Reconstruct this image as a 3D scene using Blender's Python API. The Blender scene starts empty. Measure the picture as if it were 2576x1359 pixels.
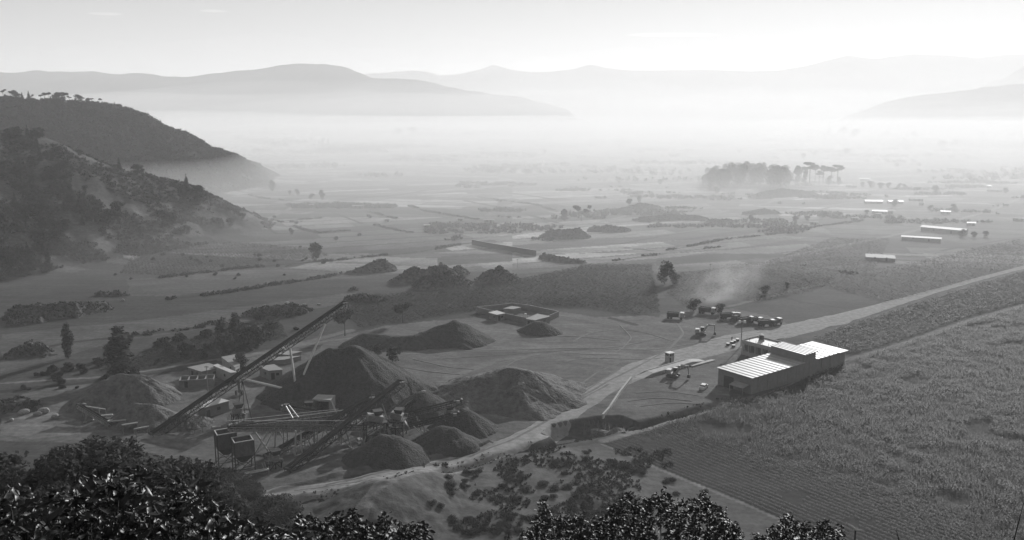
import bpy, math, random
import numpy as np
from mathutils import Vector, Matrix
R = math.radians
scene = bpy.context.scene
col = scene.collection
random.seed(7)
rng = np.random.default_rng(7)

# ------------------------------------------------------------------ camera, sky, sun, exposure
CAMZ, FPX, PIT = 85.0, 2231.0, R(10.53)
cd = bpy.data.cameras.new('camera'); cam = bpy.data.objects.new('camera', cd); col.objects.link(cam)
cam.location = (0, 0, CAMZ); cam.rotation_euler = (R(90) - PIT, 0, 0)
cd.sensor_width = 36; cd.lens = 36 * FPX / 2576; cd.clip_start = 0.5; cd.clip_end = 60000
scene.camera = cam
SUN_AZ, SUN_EL = R(27), R(20)
w = bpy.data.worlds.new('World'); scene.world = w; w.use_nodes = True
nt = w.node_tree; nt.nodes.clear()
out = nt.nodes.new('ShaderNodeOutputWorld'); bg = nt.nodes.new('ShaderNodeBackground')
sky = nt.nodes.new('ShaderNodeTexSky'); sky.sky_type = 'NISHITA'; sky.sun_disc = False
sky.sun_elevation = SUN_EL; sky.sun_rotation = SUN_AZ
sky.dust_density = 1.0; sky.air_density = 1.3
bw = nt.nodes.new('ShaderNodeRGBToBW')
nt.links.new(sky.outputs[0], bw.inputs[0]); pw = nt.nodes.new('ShaderNodeMath'); pw.operation = 'POWER'; pw.inputs[1].default_value = .32; nt.links.new(bw.outputs[0], pw.inputs[0]); nt.links.new(pw.outputs[0], bg.inputs[0]); nt.links.new(bg.outputs[0], out.inputs[0])
bg.inputs[1].default_value = 0.135
sd = bpy.data.lights.new('sun', 'SUN'); sun = bpy.data.objects.new('sun', sd); col.objects.link(sun)
sd.energy = 5.0; sd.angle = R(0.6); sd.color = (1, 1, 1)
sun.rotation_euler = (R(90) - SUN_EL, 0, R(180) - SUN_AZ)
scene.view_settings.view_transform = 'Standard'; scene.view_settings.look = 'None'
scene.view_settings.exposure = 0.42; scene.view_settings.gamma = 1.0
scene.cycles.max_bounces = 6; scene.cycles.diffuse_bounces = 2; scene.cycles.glossy_bounces = 2
scene.cycles.transparent_max_bounces = 8; scene.cycles.volume_bounces = 3
scene.cycles.use_denoising = True

# ------------------------------------------------------------------ picture point -> place
cP, sP = math.cos(PIT), math.sin(PIT)
def ray(u, v):
    cx = (u - 1288) / FPX; cy = (679.5 - v) / FPX
    return cx, cP + cy * sP, -sP + cy * cP
def Pz(u, v, z=0.0):
    dx, dy, dz = ray(u, v); t = (z - CAMZ) / dz
    return Vector((dx * t, dy * t, z))
def Pd(u, v, y):
    dx, dy, dz = ray(u, v); t = y / dy
    return Vector((dx * t, y, CAMZ + dz * t))
def hgt(u, v_top, v_ground):
    g = Pz(u, v_ground); return Pd(u, v_top, g.y)

# ------------------------------------------------------------------ noise
def _h(ix, iy, s):
    n = (ix.astype(np.int64) * 374761393 + iy.astype(np.int64) * 668265263 + s * 974711) & 0x7fffffff
    n = ((n ^ (n >> 13)) * 1274126177) & 0x7fffffff
    return ((n ^ (n >> 16)) & 0xffff) / 65535.0
def vnoise(x, y, s=0):
    xi = np.floor(x); yi = np.floor(y); fx = x - xi; fy = y - yi
    fx = fx * fx * (3 - 2 * fx); fy = fy * fy * (3 - 2 * fy)
    a = _h(xi, yi, s); b = _h(xi + 1, yi, s); c = _h(xi, yi + 1, s); d = _h(xi + 1, yi + 1, s)
    return (a + (b - a) * fx) * (1 - fy) + (c + (d - c) * fx) * fy
def fbm(x, y, o=4, s=0):
    r = 0; a = 0.5; t = 0
    for k in range(o):
        r = r + a * (vnoise(x * 2 ** k + 17.3 * k, y * 2 ** k - 9.1 * k, s + k) * 2 - 1); t += a; a *= 0.5
    return r / t

# ------------------------------------------------------------------ terrain height
def seg_dist(x, y, a, b):
    ax, ay = a[0], a[1]; dx, dy = b[0] - ax, b[1] - ay
    L = dx * dx + dy * dy + 1e-9
    t = np.clip(((x - ax) * dx + (y - ay) * dy) / L, 0, 1)
    return np.hypot(x - ax - t * dx, y - ay - t * dy), t
def ridge(x, y, pts, k, rnd=0.0):
    r = np.full(np.shape(x), -1e3)
    for a, b in zip(pts[:-1], pts[1:]):
        d, t = seg_dist(x, y, a, b)
        d = np.sqrt(d * d + rnd * rnd) - rnd
        r = np.maximum(r, a[2] + t * (b[2] - a[2]) - k * d)
    return r
def inside(x, y, poly):
    r = np.zeros(np.shape(x), bool); n = len(poly)
    for i in range(n):
        x1, y1 = poly[i][0], poly[i][1]; x2, y2 = poly[(i + 1) % n][0], poly[(i + 1) % n][1]
        c = ((y1 > y) != (y2 > y)) & (x < (x2 - x1) * (y - y1) / ((y2 - y1) or 1e-9) + x1)
        r ^= c
    return r
def PP(pts, z=0.0): return [Pz(u, v, z) for u, v in pts]

crestA = [Pd(-150, 290, 540), Pd(0, 322, 560), Pd(100, 338, 575), Pd(200, 388, 590), Pd(330, 415, 600), Pd(430, 444, 615), Pd(520, 492, 632), Pd(625, 552, 648)]
crestB = [Pd(-200, 215, 850), Pd(0, 236, 880), Pd(100, 240, 895), Pd(200, 246, 910), Pd(300, 265, 930), Pd(350, 288, 945), Pd(420, 318, 965), Pd(520, 362, 1000), Pd(600, 397, 1050), Pd(665, 432, 1090)]
PIT_POLY = PP([(1362, 1088), (1385, 1068), (1440, 1056), (1500, 1046), (1560, 1043), (1608, 1062), (1560, 1074), (1500, 1088), (1440, 1100), (1400, 1108)])
DITCH = PP([(640, 1276), (720, 1270), (800, 1262), (950, 1243), (1060, 1212), (1200, 1167), (1300, 1138), (1400, 1112), (1510, 1089), (1600, 1070), (1700, 1043), (1830, 1010)])
BERM = PP([(690, 1240), (760, 1228), (850, 1207), (960, 1184), (1080, 1157), (1180, 1134), (1230, 1118)])
MOUND = [Pz(930, 1345) + Vector((0, 0, 6)), Pz(985, 1290) + Vector((0, 0, 7)), Pz(1060, 1245) + Vector((0, 0, 5)), Pz(1150, 1200) + Vector((0, 0, 1))]
S_AZ = [-80, -40, -30, -26, -22.8, -21, -18.8, -16.7, -14.8, -13.3, -7.5, 0, 80]
S_V = [.358, .368, .380, .391, .403, .433, .476, .51, .525, .545, .60, .63, .66]
def H(x, y):
    x = np.asarray(x, float); y = np.asarray(y, float)
    z = 0.35 * fbm(x / 45, y / 45, 3, 5) + 0.12 * fbm(x / 9, y / 9, 2, 9)
    d = np.hypot(x, y)
    az = np.degrees(np.arctan2(x, np.maximum(y, 1)))
    q = sum(np.interp(az + k, S_AZ, S_V) for k in (-3, -1.5, 0, 1.5, 3)) / 5
    q = q + .26 * np.exp(-(d / 58) ** 2)
    L = 85 - q * d - 1.8 * np.exp(-d / 6) - .006 * np.clip(d - 118, 0, 60) ** 2 + (3.0 * fbm(x / 24, y / 24, 4, 3) + 1.0 * fbm(x / 5, y / 5, 3, 13)) * np.clip((d - 12) / 40, 0, 1)
    w_ = 7.0
    z = z + np.where(L > 60, L, w_ * np.log1p(np.exp(np.clip(L / w_, -40, 40))))
    # scrubby toe of the hill
    near = np.clip((232 - y) / 30, 0, 1) * np.clip((x + 55) / 15, 0, 1) * np.clip((30 - (x - (200 - y) * .55)) / 12, 0, 1)
    z = z + near * (1.1 * fbm(x / 12, y / 12, 3, 21) + 0.8)
    z = np.maximum(z, ridge(x, y, MOUND, 0.42, 2.0) + 0.5 * fbm(x / 4, y / 4, 3, 4))
    m = (y > 330) & (y < 900) & (x < 60)
    if m.any():
        xm, ym = x[m] if x.ndim else x, y[m] if y.ndim else y
        wob = 14 * fbm(xm / 90, ym / 90, 3, 31)
        a = ridge(xm + wob * .5, ym, crestA, .56, 4) - 1.5 + 5.2 * fbm(xm / 40, ym / 40, 4, 33) + 1.6 * fbm(xm / 8, ym / 8, 3, 35)
        s = 3.0
        zz = s * np.log1p(np.exp(np.clip((a - 1) / s, -30, 60)))
        if x.ndim: z[m] = np.where(zz > .05, np.maximum(z[m], z[m] * 0.3 + zz), z[m])
        elif m: z = max(float(z), float(zz))
    m = (y > 600) & (y < 1500) & (x < 100)
    if m.any():
        xm, ym = x[m] if x.ndim else x, y[m] if y.ndim else y
        a = ridge(xm + 12 * fbm(xm / 120, ym / 120, 3, 41), ym, crestB, .60, 6) - 3.5 + 4 * fbm(xm / 50, ym / 50, 4, 43) + 2.0 * fbm(xm / 12, ym / 12, 3, 45)
        s = 4.0
        zz = s * np.log1p(np.exp(np.clip((a - 1) / s, -30, 60)))
        if x.ndim: z[m] = np.maximum(z[m], zz)
        elif m: z = max(float(z), float(zz))
    m = (y > 160) & (y < 262) & (x > -85) & (x < 85)
    if m.any():
        xm, ym = x[m] if x.ndim else x, y[m] if y.ndim else y
        ins = inside(xm, ym, PIT_POLY)
        dd = np.full(np.shape(xm), 99.0)
        for i in range(len(PIT_POLY)):
            dd = np.minimum(dd, seg_dist(xm, ym, PIT_POLY[i], PIT_POLY[(i + 1) % len(PIT_POLY)])[0])
        dep = np.where(ins, np.clip(dd / 2.0, 0, 1) * 3.2, 0)
        dd = np.full(np.shape(xm), 99.0)
        for a_, b_ in zip(DITCH[:-1], DITCH[1:]): dd = np.minimum(dd, seg_dist(xm, ym, a_, b_)[0])
        dep = dep + 2.1 * np.exp(-(dd / 1.5) ** 2) * (0.75 + 0.4 * fbm(xm / 6, ym / 6, 2, 8))
        dd = np.full(np.shape(xm), 99.0)
        for a_, b_ in zip(BERM[:-1], BERM[1:]): dd = np.minimum(dd, seg_dist(xm, ym, a_, b_)[0])
        dep = dep - 1.0 * np.exp(-(dd / 1.0) ** 2) * (0.8 + 0.4 * fbm(xm / 5, ym / 5, 2, 18))
        if x.ndim: z[m] = z[m] - dep
        elif m: z = float(z) - float(dep)
    return z
def G(x, y): return float(H(np.array([x]), np.array([y]))[0])
def Gp(u, v):
    """where the line of sight through this picture point meets the terrain"""
    dx, dy, dz = ray(u, v)
    t = np.geomspace(20, 9000, 1500)
    zz = H(dx * t, dy * t); k = np.argmax(CAMZ + dz * t < zz)
    if k == 0: k = len(t) - 1
    t0, t1 = t[k - 1], t[k]
    for _ in range(3):
        tt = np.linspace(t0, t1, 12); zz = H(dx * tt, dy * tt); j = int(np.argmax(CAMZ + dz * tt < zz)); j = max(j, 1)
        t0, t1 = tt[j - 1], tt[j]
    return Vector((dx * t1, dy * t1, G(dx * t1, dy * t1)))

# ------------------------------------------------------------------ materials
DIM = .78
def mat(name, base=0.2, rough=0.9, metal=0.0, var=0.3, scale=1.0, spec=0.3, trans=0.0, bump=0.0, attr=None, stretch=None, bscale=None, ridges=None):
    base = base * DIM
    m = bpy.data.materials.new(name); m.use_nodes = True; nt = m.node_tree; N = nt.nodes; L = nt.links
    b = N['Principled BSDF']; o = N['Material Output']
    b.inputs['Roughness'].default_value = rough; b.inputs['Metallic'].default_value = metal
    b.inputs['Specular IOR Level'].default_value = spec
    g = N.new('ShaderNodeNewGeometry'); mp = N.new('ShaderNodeMapping'); L.new(g.outputs['Position'], mp.inputs[0])
    if stretch: mp.inputs['Rotation'].default_value = (0, 0, stretch[0]); mp.inputs['Scale'].default_value = (stretch[1], stretch[2], 1)
    n = N.new('ShaderNodeTexNoise'); n.inputs['Scale'].default_value = scale; n.inputs['Detail'].default_value = 6; n.inputs['Roughness'].default_value = .62
    L.new(mp.outputs[0], n.inputs['Vector'])
    r = N.new('ShaderNodeMapRange'); r.inputs[1].default_value = .3; r.inputs[2].default_value = .7
    r.inputs[3].default_value = 1 - var; r.inputs[4].default_value = 1 + var; L.new(n.outputs[0], r.inputs[0])
    v = N.new('ShaderNodeMath'); v.operation = 'MULTIPLY'; v.inputs[1].default_value = base; L.new(r.outputs[0], v.inputs[0])
    last = v.outputs[0]
    if attr:
        a = N.new('ShaderNodeAttribute'); a.attribute_name = attr
        q = N.new('ShaderNodeMath'); q.operation = 'MULTIPLY'; L.new(last, q.inputs[0]); L.new(a.outputs['Fac'], q.inputs[1]); last = q.outputs[0]
        n2 = N.new('ShaderNodeTexNoise'); n2.inputs['Scale'].default_value = scale * .12; n2.inputs['Detail'].default_value = 5; L.new(g.outputs['Position'], n2.inputs['Vector'])
        r2 = N.new('ShaderNodeMapRange'); r2.inputs[1].default_value = .3; r2.inputs[2].default_value = .7; r2.inputs[3].default_value = .78; r2.inputs[4].default_value = 1.22; L.new(n2.outputs[0], r2.inputs[0])
        for rot_, sx_, sy_, am in ((R(-24), .035, .55, .16), (R(-38), .02, .16, .14)):
            mq = N.new('ShaderNodeMapping'); mq.inputs['Rotation'].default_value = (0, 0, rot_); mq.inputs['Scale'].default_value = (sx_, sy_, 1); L.new(g.outputs['Position'], mq.inputs[0])
            n3 = N.new('ShaderNodeTexNoise'); n3.inputs['Scale'].default_value = 1; n3.inputs['Detail'].default_value = 4; L.new(mq.outputs[0], n3.inputs['Vector'])
            r3 = N.new('ShaderNodeMapRange'); r3.inputs[1].default_value = .3; r3.inputs[2].default_value = .7; r3.inputs[3].default_value = 1 - am; r3.inputs[4].default_value = 1 + am; L.new(n3.outputs[0], r3.inputs[0])
            q = N.new('ShaderNodeMath'); q.operation = 'MULTIPLY'; L.new(last, q.inputs[0]); L.new(r3.outputs[0], q.inputs[1]); last = q.outputs[0]
        q = N.new('ShaderNodeMath'); q.operation = 'MULTIPLY'; L.new(last, q.inputs[0]); L.new(r2.outputs[0], q.inputs[1]); last = q.outputs[0]
    cc = N.new('ShaderNodeCombineColor')
    for i in range(3): L.new(last, cc.inputs[i])
    L.new(cc.outputs[0], b.inputs['Base Color'])
    if bump:
        bp = N.new('ShaderNodeBump'); bp.inputs['Strength'].default_value = 1.0; bp.inputs['Distance'].default_value = bump
        nb = N.new('ShaderNodeTexNoise'); nb.inputs['Scale'].default_value = bscale or scale; nb.inputs['Detail'].default_value = 5; L.new(mp.outputs[0], nb.inputs['Vector'])
        L.new(nb.outputs[0], bp.inputs['Height']); L.new(bp.outputs[0], b.inputs['Normal'])
    if trans:
        tr = N.new('ShaderNodeBsdfTranslucent'); mx = N.new('ShaderNodeMixShader'); mx.inputs[0].default_value = trans
        L.new(cc.outputs[0], tr.inputs[0]); L.new(b.outputs[0], mx.inputs[1]); L.new(tr.outputs[0], mx.inputs[2]); L.new(mx.outputs[0], o.inputs[0])
    return m
M = dict(
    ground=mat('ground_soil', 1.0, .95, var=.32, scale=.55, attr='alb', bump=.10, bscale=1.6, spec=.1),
    road=mat('packed_dirt', .28, .95, var=.30, scale=.5, stretch=(0, 1, 1), bump=.05, spec=.1),
    path=mat('pale_track', .17, .95, var=.25, scale=.6, spec=.1),
    grit=mat('gravel', .066, .95, var=.42, scale=.9, bump=.5, bscale=2.2, spec=.15),
    gritl=mat('pale_spoil', .14, .95, var=.45, scale=.5, bump=.55, bscale=1.4, spec=.1),
    earth=mat('weedy_earth', .10, 1, var=.45, scale=.8, bump=.5, bscale=1.1, spec=.1),
    leaf=mat('foliage', .062, .8, var=.45, scale=.9, trans=.25, spec=.15),
    spur=mat('spur_scrub', .075, .9, var=.5, scale=.6, trans=.25, spec=.1),
    leafd=mat('scrub_foliage', .05, .85, var=.5, scale=.5, trans=.2, spec=.12),
    glossleaf=mat('glossy_leaf', .03, .46, var=.5, scale=9, trans=.12, spec=.34),
    smallleaf=mat('small_glossy_leaf', .032, .55, var=.5, scale=12, trans=.12, spec=.28),
    bark=mat('bark', .07, .95, var=.3, scale=4),
    crop=mat('maize_leaf', .023, .7, var=.5, scale=.8, trans=.25, spec=.15),
    crop2=mat('young_crop_leaf', .075, .7, var=.4, scale=.3, trans=.2, spec=.2),
    bin=mat('bin_steel', .13, .6, .2, var=.3, scale=1.2),
    steel=mat('painted_steel', .32, .42, .5, var=.25, scale=1.5, spec=.5),
    dsteel=mat('rusty_steel', .05, .65, .15, var=.35, scale=1.2),
    belt=mat('rubber_belt', .03, .95, var=.3, scale=2, spec=.05),
    wall=mat('block_wall', .23, .9, var=.14, scale=.8, bump=.03),
    conc=mat('concrete', .40, .85, var=.18, scale=.7),
    roofm=mat('zinc_sheet', .46, .5, .15, var=.12, scale=.4, spec=.35),
    roofw=mat('white_roof_coat', .56, .6, 0, var=.07, scale=.6, spec=.5),
    roofs=mat('dull_roof_strip', .34, .8, 0, var=.15, scale=.8),
    galv=mat('galvanised_tube', .58, .5, .1, var=.15, scale=1.2, spec=.5),
    roofg=mat('fibre_roof', .30, .8, 0, var=.15, scale=.8),
    dark=mat('dark_opening', .03, .7, var=.1),
    glass=mat('window_glass', .04, .15, .2, var=.05, spec=.8),
    yel=mat('machine_paint', .33, .45, .1, var=.15, scale=3, spec=.5),
    white=mat('white_paint', .78, .4, 0, var=.06, scale=2, spec=.5),
    tyre=mat('tyre_rubber', .03, .8, var=.2, scale=6),
    rock=mat('rock', .30, .9, var=.3, scale=2, bump=.1),
    hill=mat('far_slope', .05, 1, var=.3, scale=.02, spec=.0),
    skin=mat('skin', .2, .6, var=.05), cloth=mat('dark_clothes', .05, .9, var=.1, scale=9),
)

# ------------------------------------------------------------------ objects
def tag(o, label=None, cat=None, group=None, kind=None):
    if label: o['label'] = label
    if cat: o['category'] = cat
    if group: o['group'] = group
    if kind: o['kind'] = kind
    return o
def empty(name, loc, rz=0, label=None, cat=None, group=None):
    o = bpy.data.objects.new(name, None); col.objects.link(o); o.location = loc; o.rotation_euler = (0, 0, rz)
    o.empty_display_size = .3
    return tag(o, label, cat, group)
def base_of(p):
    b = Vector((0, 0, 0))
    while p is not None: b += p.location; p = p.parent
    return b
def mesh_np(name, V, F, m, parent=None, smooth=False):
    """V (n,3), F (k,4) or (k,3) arrays; coordinates local to the object's parent"""
    V = np.asarray(V, np.float32); F = np.asarray(F, np.int32)
    me = bpy.data.meshes.new(name); me.vertices.add(len(V)); me.vertices.foreach_set('co', V.ravel())
    k = F.shape[1]; me.loops.add(F.size); me.loops.foreach_set('vertex_index', F.ravel())
    me.polygons.add(len(F)); me.polygons.foreach_set('loop_start', np.arange(0, F.size, k, dtype=np.int32))
    try: me.polygons.foreach_set('loop_total', np.full(len(F), k, np.int32))
    except Exception: pass
    if smooth: me.polygons.foreach_set('use_smooth', np.ones(len(F), bool))
    me.update(calc_edges=True); me.validate()
    me.materials.append(m)
    o = bpy.data.objects.new(name, me); col.objects.link(o)
    if parent: o.parent = parent
    return o
class MB:
    def __init__(s): s.V = []; s.F = []
    def add(s, vs, fs):
        n = len(s.V); s.V += [tuple(v) for v in vs]; s.F += [tuple(n + i for i in f) for f in fs]; return s
    def box(s, c, size, rz=0.0, top=(1, 1), tilt=None):
        hx, hy, hz = size[0] / 2, size[1] / 2, size[2] / 2
        vs = []
        for z, sx, sy in ((-hz, 1, 1), (hz, top[0], top[1])):
            for x, y in ((-hx, -hy), (hx, -hy), (hx, hy), (-hx, hy)): vs.append(Vector((x * sx, y * sy, z)))
        mt = Matrix.Rotation(rz, 3, 'Z')
        if tilt is not None: mt = mt @ tilt
        c = Vector(c)
        return s.add([c + mt @ v for v in vs], [(0, 3, 2, 1), (4, 5, 6, 7), (0, 1, 5, 4), (1, 2, 6, 5), (2, 3, 7, 6), (3, 0, 4, 7)])
    def bar(s, a, b, r=.1, n=4, r2=None, hh=None):
        a = Vector(a); b = Vector(b); d = b - a
        if d.length < 1e-6: return s
        d.normalize(); up = Vector((0, 0, 1)) if abs(d.z) < .95 else Vector((1, 0, 0))
        x = d.cross(up).normalized(); y = x.cross(d).normalized()
        r2 = r if r2 is None else r2; hh = 1 if hh is None else hh
        vs = []
        for p, q in ((a, r), (b, r2)):
            for i in range(n):
                t = 2 * math.pi * (i + .5) / n; k = 1.414 if n == 4 else 1
                vs.append(p + x * math.cos(t) * q * k + y * math.sin(t) * q * k * hh)
        fs = [tuple(reversed(range(n))), tuple(range(n, 2 * n))] + [(i, (i + 1) % n, n + (i + 1) % n, n + i) for i in range(n)]
        return s.add(vs, fs)
    def prism(s, poly, z0, z1):
        """poly: list of (x,y[,z]) going round; z0, z1 numbers or lists"""
        n = len(poly); a = z0 if hasattr(z0, '__len__') else [z0] * n; b = z1 if hasattr(z1, '__len__') else [z1] * n
        ar = sum(poly[i][0] * poly[(i + 1) % n][1] - poly[(i + 1) % n][0] * poly[i][1] for i in range(n))
        idx = list(range(n)) if ar > 0 else list(reversed(range(n)))
        vs = [(poly[i][0], poly[i][1], a[i]) for i in idx] + [(poly[i][0], poly[i][1], b[i]) for i in idx]
        return s.add(vs, [tuple(reversed(range(n))), tuple(range(n, 2 * n))] + [(i, (i + 1) % n, n + (i + 1) % n, n + i) for i in range(n)])
    def quad(s, a, b, c, d, th=.1):
        a, b, c, d = map(Vector, (a, b, c, d)); nrm = (b - a).cross(d - a).normalized() * th
        if nrm.z > 0: nrm = -nrm
        return s.add([a, b, c, d, a + nrm, b + nrm, c + nrm, d + nrm], [(0, 1, 2, 3), (7, 6, 5, 4), (0, 4, 5, 1), (1, 5, 6, 2), (2, 6, 7, 3), (3, 7, 4, 0)])
    def ball(s, c, r, n=8, m=5, sq=(1, 1, 1)):
        c = Vector(c); vs = [c + Vector((0, 0, -r * sq[2]))]
        for j in range(1, m):
            p = math.pi * j / m
            for i in range(n):
                t = 2 * math.pi * i / n
                vs.append(c + Vector((r * sq[0] * math.sin(p) * math.cos(t), r * sq[1] * math.sin(p) * math.sin(t), -r * sq[2] * math.cos(p))))
        vs.append(c + Vector((0, 0, r * sq[2]))); fs = []
        for i in range(n): fs.append((0, 1 + (i + 1) % n, 1 + i))
        for j in range(m - 2):
            for i in range(n):
                a = 1 + j * n + i; b = 1 + j * n + (i + 1) % n; fs.append((a, b, b + n, a + n))
        e = len(vs) - 1
        for i in range(n): fs.append((e, 1 + (m - 2) * n + i, 1 + (m - 2) * n + (i + 1) % n))
        return s.add(vs, fs)
    def build(s, name, m, parent=None, world=False, label=None, cat=None, group=None, kind=None, smooth=False):
        off = base_of(parent) if (world and parent) else Vector((0, 0, 0))
        me = bpy.data.meshes.new(name); me.from_pydata([tuple(Vector(v) - off) for v in s.V], [], s.F)
        me.materials.append(m); me.update()
        import bmesh
        b = bmesh.new(); b.from_mesh(me); bmesh.ops.recalc_face_normals(b, faces=b.faces); b.to_mesh(me); b.free()
        if smooth:
            for p in me.polygons: p.use_smooth = True
        o = bpy.data.objects.new(name, me); col.objects.link(o)
        if parent: o.parent = parent
        return tag(o, label, cat, group, kind)
def copy_tree(src, loc, rz=0.0, sc=1.0, label=None, group=None):
    r = src.copy(); col.objects.link(r); r.location = loc; r.rotation_euler = (0, 0, rz)
    r.scale = (sc, sc, sc) if not hasattr(sc, '__len__') else sc
    if label: r['label'] = label
    if group: r['group'] = group
    for ch in src.children:
        c = ch.copy(); col.objects.link(c); c.parent = r
        for g in ch.children:
            d = g.copy(); col.objects.link(d); d.parent = c
    return r

# ------------------------------------------------------------------ ground sheet
BASE = .095
def line_w(pts): return PP(pts)
PATCH = [  # polygon in picture points, reflectance of the soil or stubble there, some with sunlight painted in
    ([(600, 1262), (850, 1220), (1100, 1168), (1260, 1110), (1360, 1062), (1500, 1080), (1830, 1008), (1850, 930), (1868, 850), (2000, 830), (1960, 800), (1800, 770), (1690, 790), (1500, 800), (1330, 770), (1180, 800), (1000, 815), (890, 838), (700, 885), (450, 935), (120, 975), (0, 1010), (0, 1110), (330, 1120), (560, 1215)], .19),
    ([(0, 1050), (120, 1035), (210, 1060), (200, 1095), (80, 1105), (0, 1090)], .27),  # lit clearing: its sunlight is painted into the soil tone
    ([(320, 705), (620, 680), (880, 650), (1150, 622), (1400, 600), (1300, 660), (1000, 690), (700, 715), (430, 745), (330, 745)], .145),
    ([(0, 845), (400, 800), (700, 760), (900, 735), (860, 765), (560, 820), (300, 860), (0, 940)], .15),
    ([(900, 1330), (1000, 1235), (1130, 1185), (1210, 1185), (1150, 1250), (1050, 1330), (1010, 1400), (860, 1400)], .27),  # mound side facing the sun, painted brighter as if lit
    ([(1100, 1220), (1300, 1150), (1510, 1115), (1740, 1213), (2000, 1322), (2060, 1400), (900, 1400), (950, 1320)], .16),
    ([(1150, 640), (1400, 640), (1700, 620), (2050, 560), (2100, 590), (1700, 665), (1420, 690), (1250, 690)], .155),
    ([(1200, 595), (1400, 575), (1760, 555), (2300, 490), (2576, 460), (2576, 480), (2000, 560), (1600, 620), (1350, 630)], .16),
    ([(900, 500), (1400, 470), (1850, 480), (1760, 500), (1300, 520), (900, 520)], .15),
    ([(1990, 470), (2250, 455), (2300, 465), (2000, 505)], .17),
    ([(1510, 1115), (1830, 1010), (1890, 1000), (2130, 905), (2576, 770), (2800, 760), (2800, 1500), (2080, 1400), (2000, 1322)], .05),
    ([(2050, 850), (2576, 690), (2576, 765), (2135, 900)], .07),
    ([(890, 745), (1300, 690), (1650, 660), (1660, 800), (1480, 770), (1200, 790), (900, 830), (700, 860)], .085),
    ([(640, 590), (850, 520), (1280, 560), (1380, 575), (1100, 615), (830, 650), (640, 670)], .095),
    ([(1650, 655), (2080, 590), (2240, 600), (2576, 585), (2576, 670), (2000, 815), (1850, 770), (1680, 775)], .085),
]
DARKS = [ # (points, width m, reflectance)
    ([(400, 699), (620, 674), (820, 657), (1060, 633), (1150, 616), (1240, 605)], 3.2, .035),
    ([(430, 752), (560, 737), (700, 714), (860, 690), (900, 684)], 5.0, .05),
    ([(0, 905), (170, 862), (330, 848), (500, 822)], 3.0, .06),
    ([(0, 985), (200, 965), (420, 935)], 3.0, .05),
    ([(0, 965), (240, 950), (420, 925), (620, 890)], 1.6, .26),
    ([(1515, 1117), (1740, 1215), (2000, 1324), (2060, 1352)], 1.0, .28),
    ([(1520, 1108), (1700, 1056), (1830, 1015), (1900, 1000)], 3.0, .27),
    ([(2135, 905), (2280, 862), (2430, 810), (2576, 767)], 2.4, .20),
    ([(880, 832), (700, 880), (560, 905)], 4, .26),
    ([(1000, 888), (1250, 880), (1500, 872), (1700, 880)], 4, .25),
    ([(1110, 960), (1250, 905), (1450, 885), (1640, 895)], 3, .25),
    ([(2100, 897), (1900, 1000)], 1.0, .1),
    ([(640, 1278), (720, 1272), (800, 1264), (950, 1245), (1060, 1214), (1200, 1169), (1300, 1140), (1400, 1114), (1510, 1091), (1600, 1072), (1700, 1045)], 2.2, .06),  # ditch bank: its shade painted in as a dark line
]
def z3(p): return [((800 + x / 2.862) * .732, (380 + y / 2.862) * .732) for x, y in p]
def z4(p): return [((1600 + x / 2.862) * .732, (450 + y / 2.862) * .732) for x, y in p]
def z5(p): return [((2300 + x / 2.1132) * .732, (450 + y / 2.1132) * .732) for x, y in p]
def z6(p): return [((2100 + x / 1.8154) * .732, (800 + y / 1.8154) * .732) for x, y in p]
DARKS += [(z3(p), w_, a) for p, w_, a in [
    ([(180, 835), (300, 865), (500, 885)], 5, .04), ([(120, 950), (480, 930)], 7, .05), ([(560, 960), (760, 950), (1000, 925), (1220, 925)], 12, .05),
    ([(380, 1060), (440, 1095), (640, 1075), (860, 1060)], 3.5, .04), ([(600, 1140), (730, 1180), (850, 1207), (1000, 1190), (1130, 1182)], 3.5, .035),
    ([(310, 1160), (430, 1215), (520, 1212)], 3, .04), ([(1300, 985), (1450, 1025), (1600, 1062)], 5, .045), ([(1140, 990), (1300, 988)], 4, .05),
    ([(1750, 940), (1900, 990), (2200, 1040), (2500, 1090)], 6, .05), ([(1400, 1128), (1550, 1165), (1740, 1198)], 4, .04),
    ([(1050, 872), (1350, 850), (1650, 830), (1900, 785), (2400, 735)], 5, .06), ([(1000, 1012), (1150, 1065), (1270, 1112)], 3, .05),
    ([(600, 580), (900, 568), (1300, 550)], 14, .30), ([(1300, 540), (1700, 520), (2040, 510)], 16, .32), ([(1040, 890), (1350, 868), (1700, 838), (2100, 790), (2576, 748)], 9, .26),
    ([(150, 1160), (400, 1040), (600, 950)], 5, .24), ([(1390, 1122), (1470, 1088), (1650, 1066)], 3, .28), ([(1880, 880), (2200, 858), (2576, 840)], 6, .24),
    ([(2000, 610), (2300, 595), (2576, 590)], 9, .28), ([(0, 1150), (130, 1156)], 2, .05), ([(620, 1008), (760, 990), (880, 988)], 3, .05), ([(250, 1255), (350, 1285)], 3, .05)]]
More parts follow.
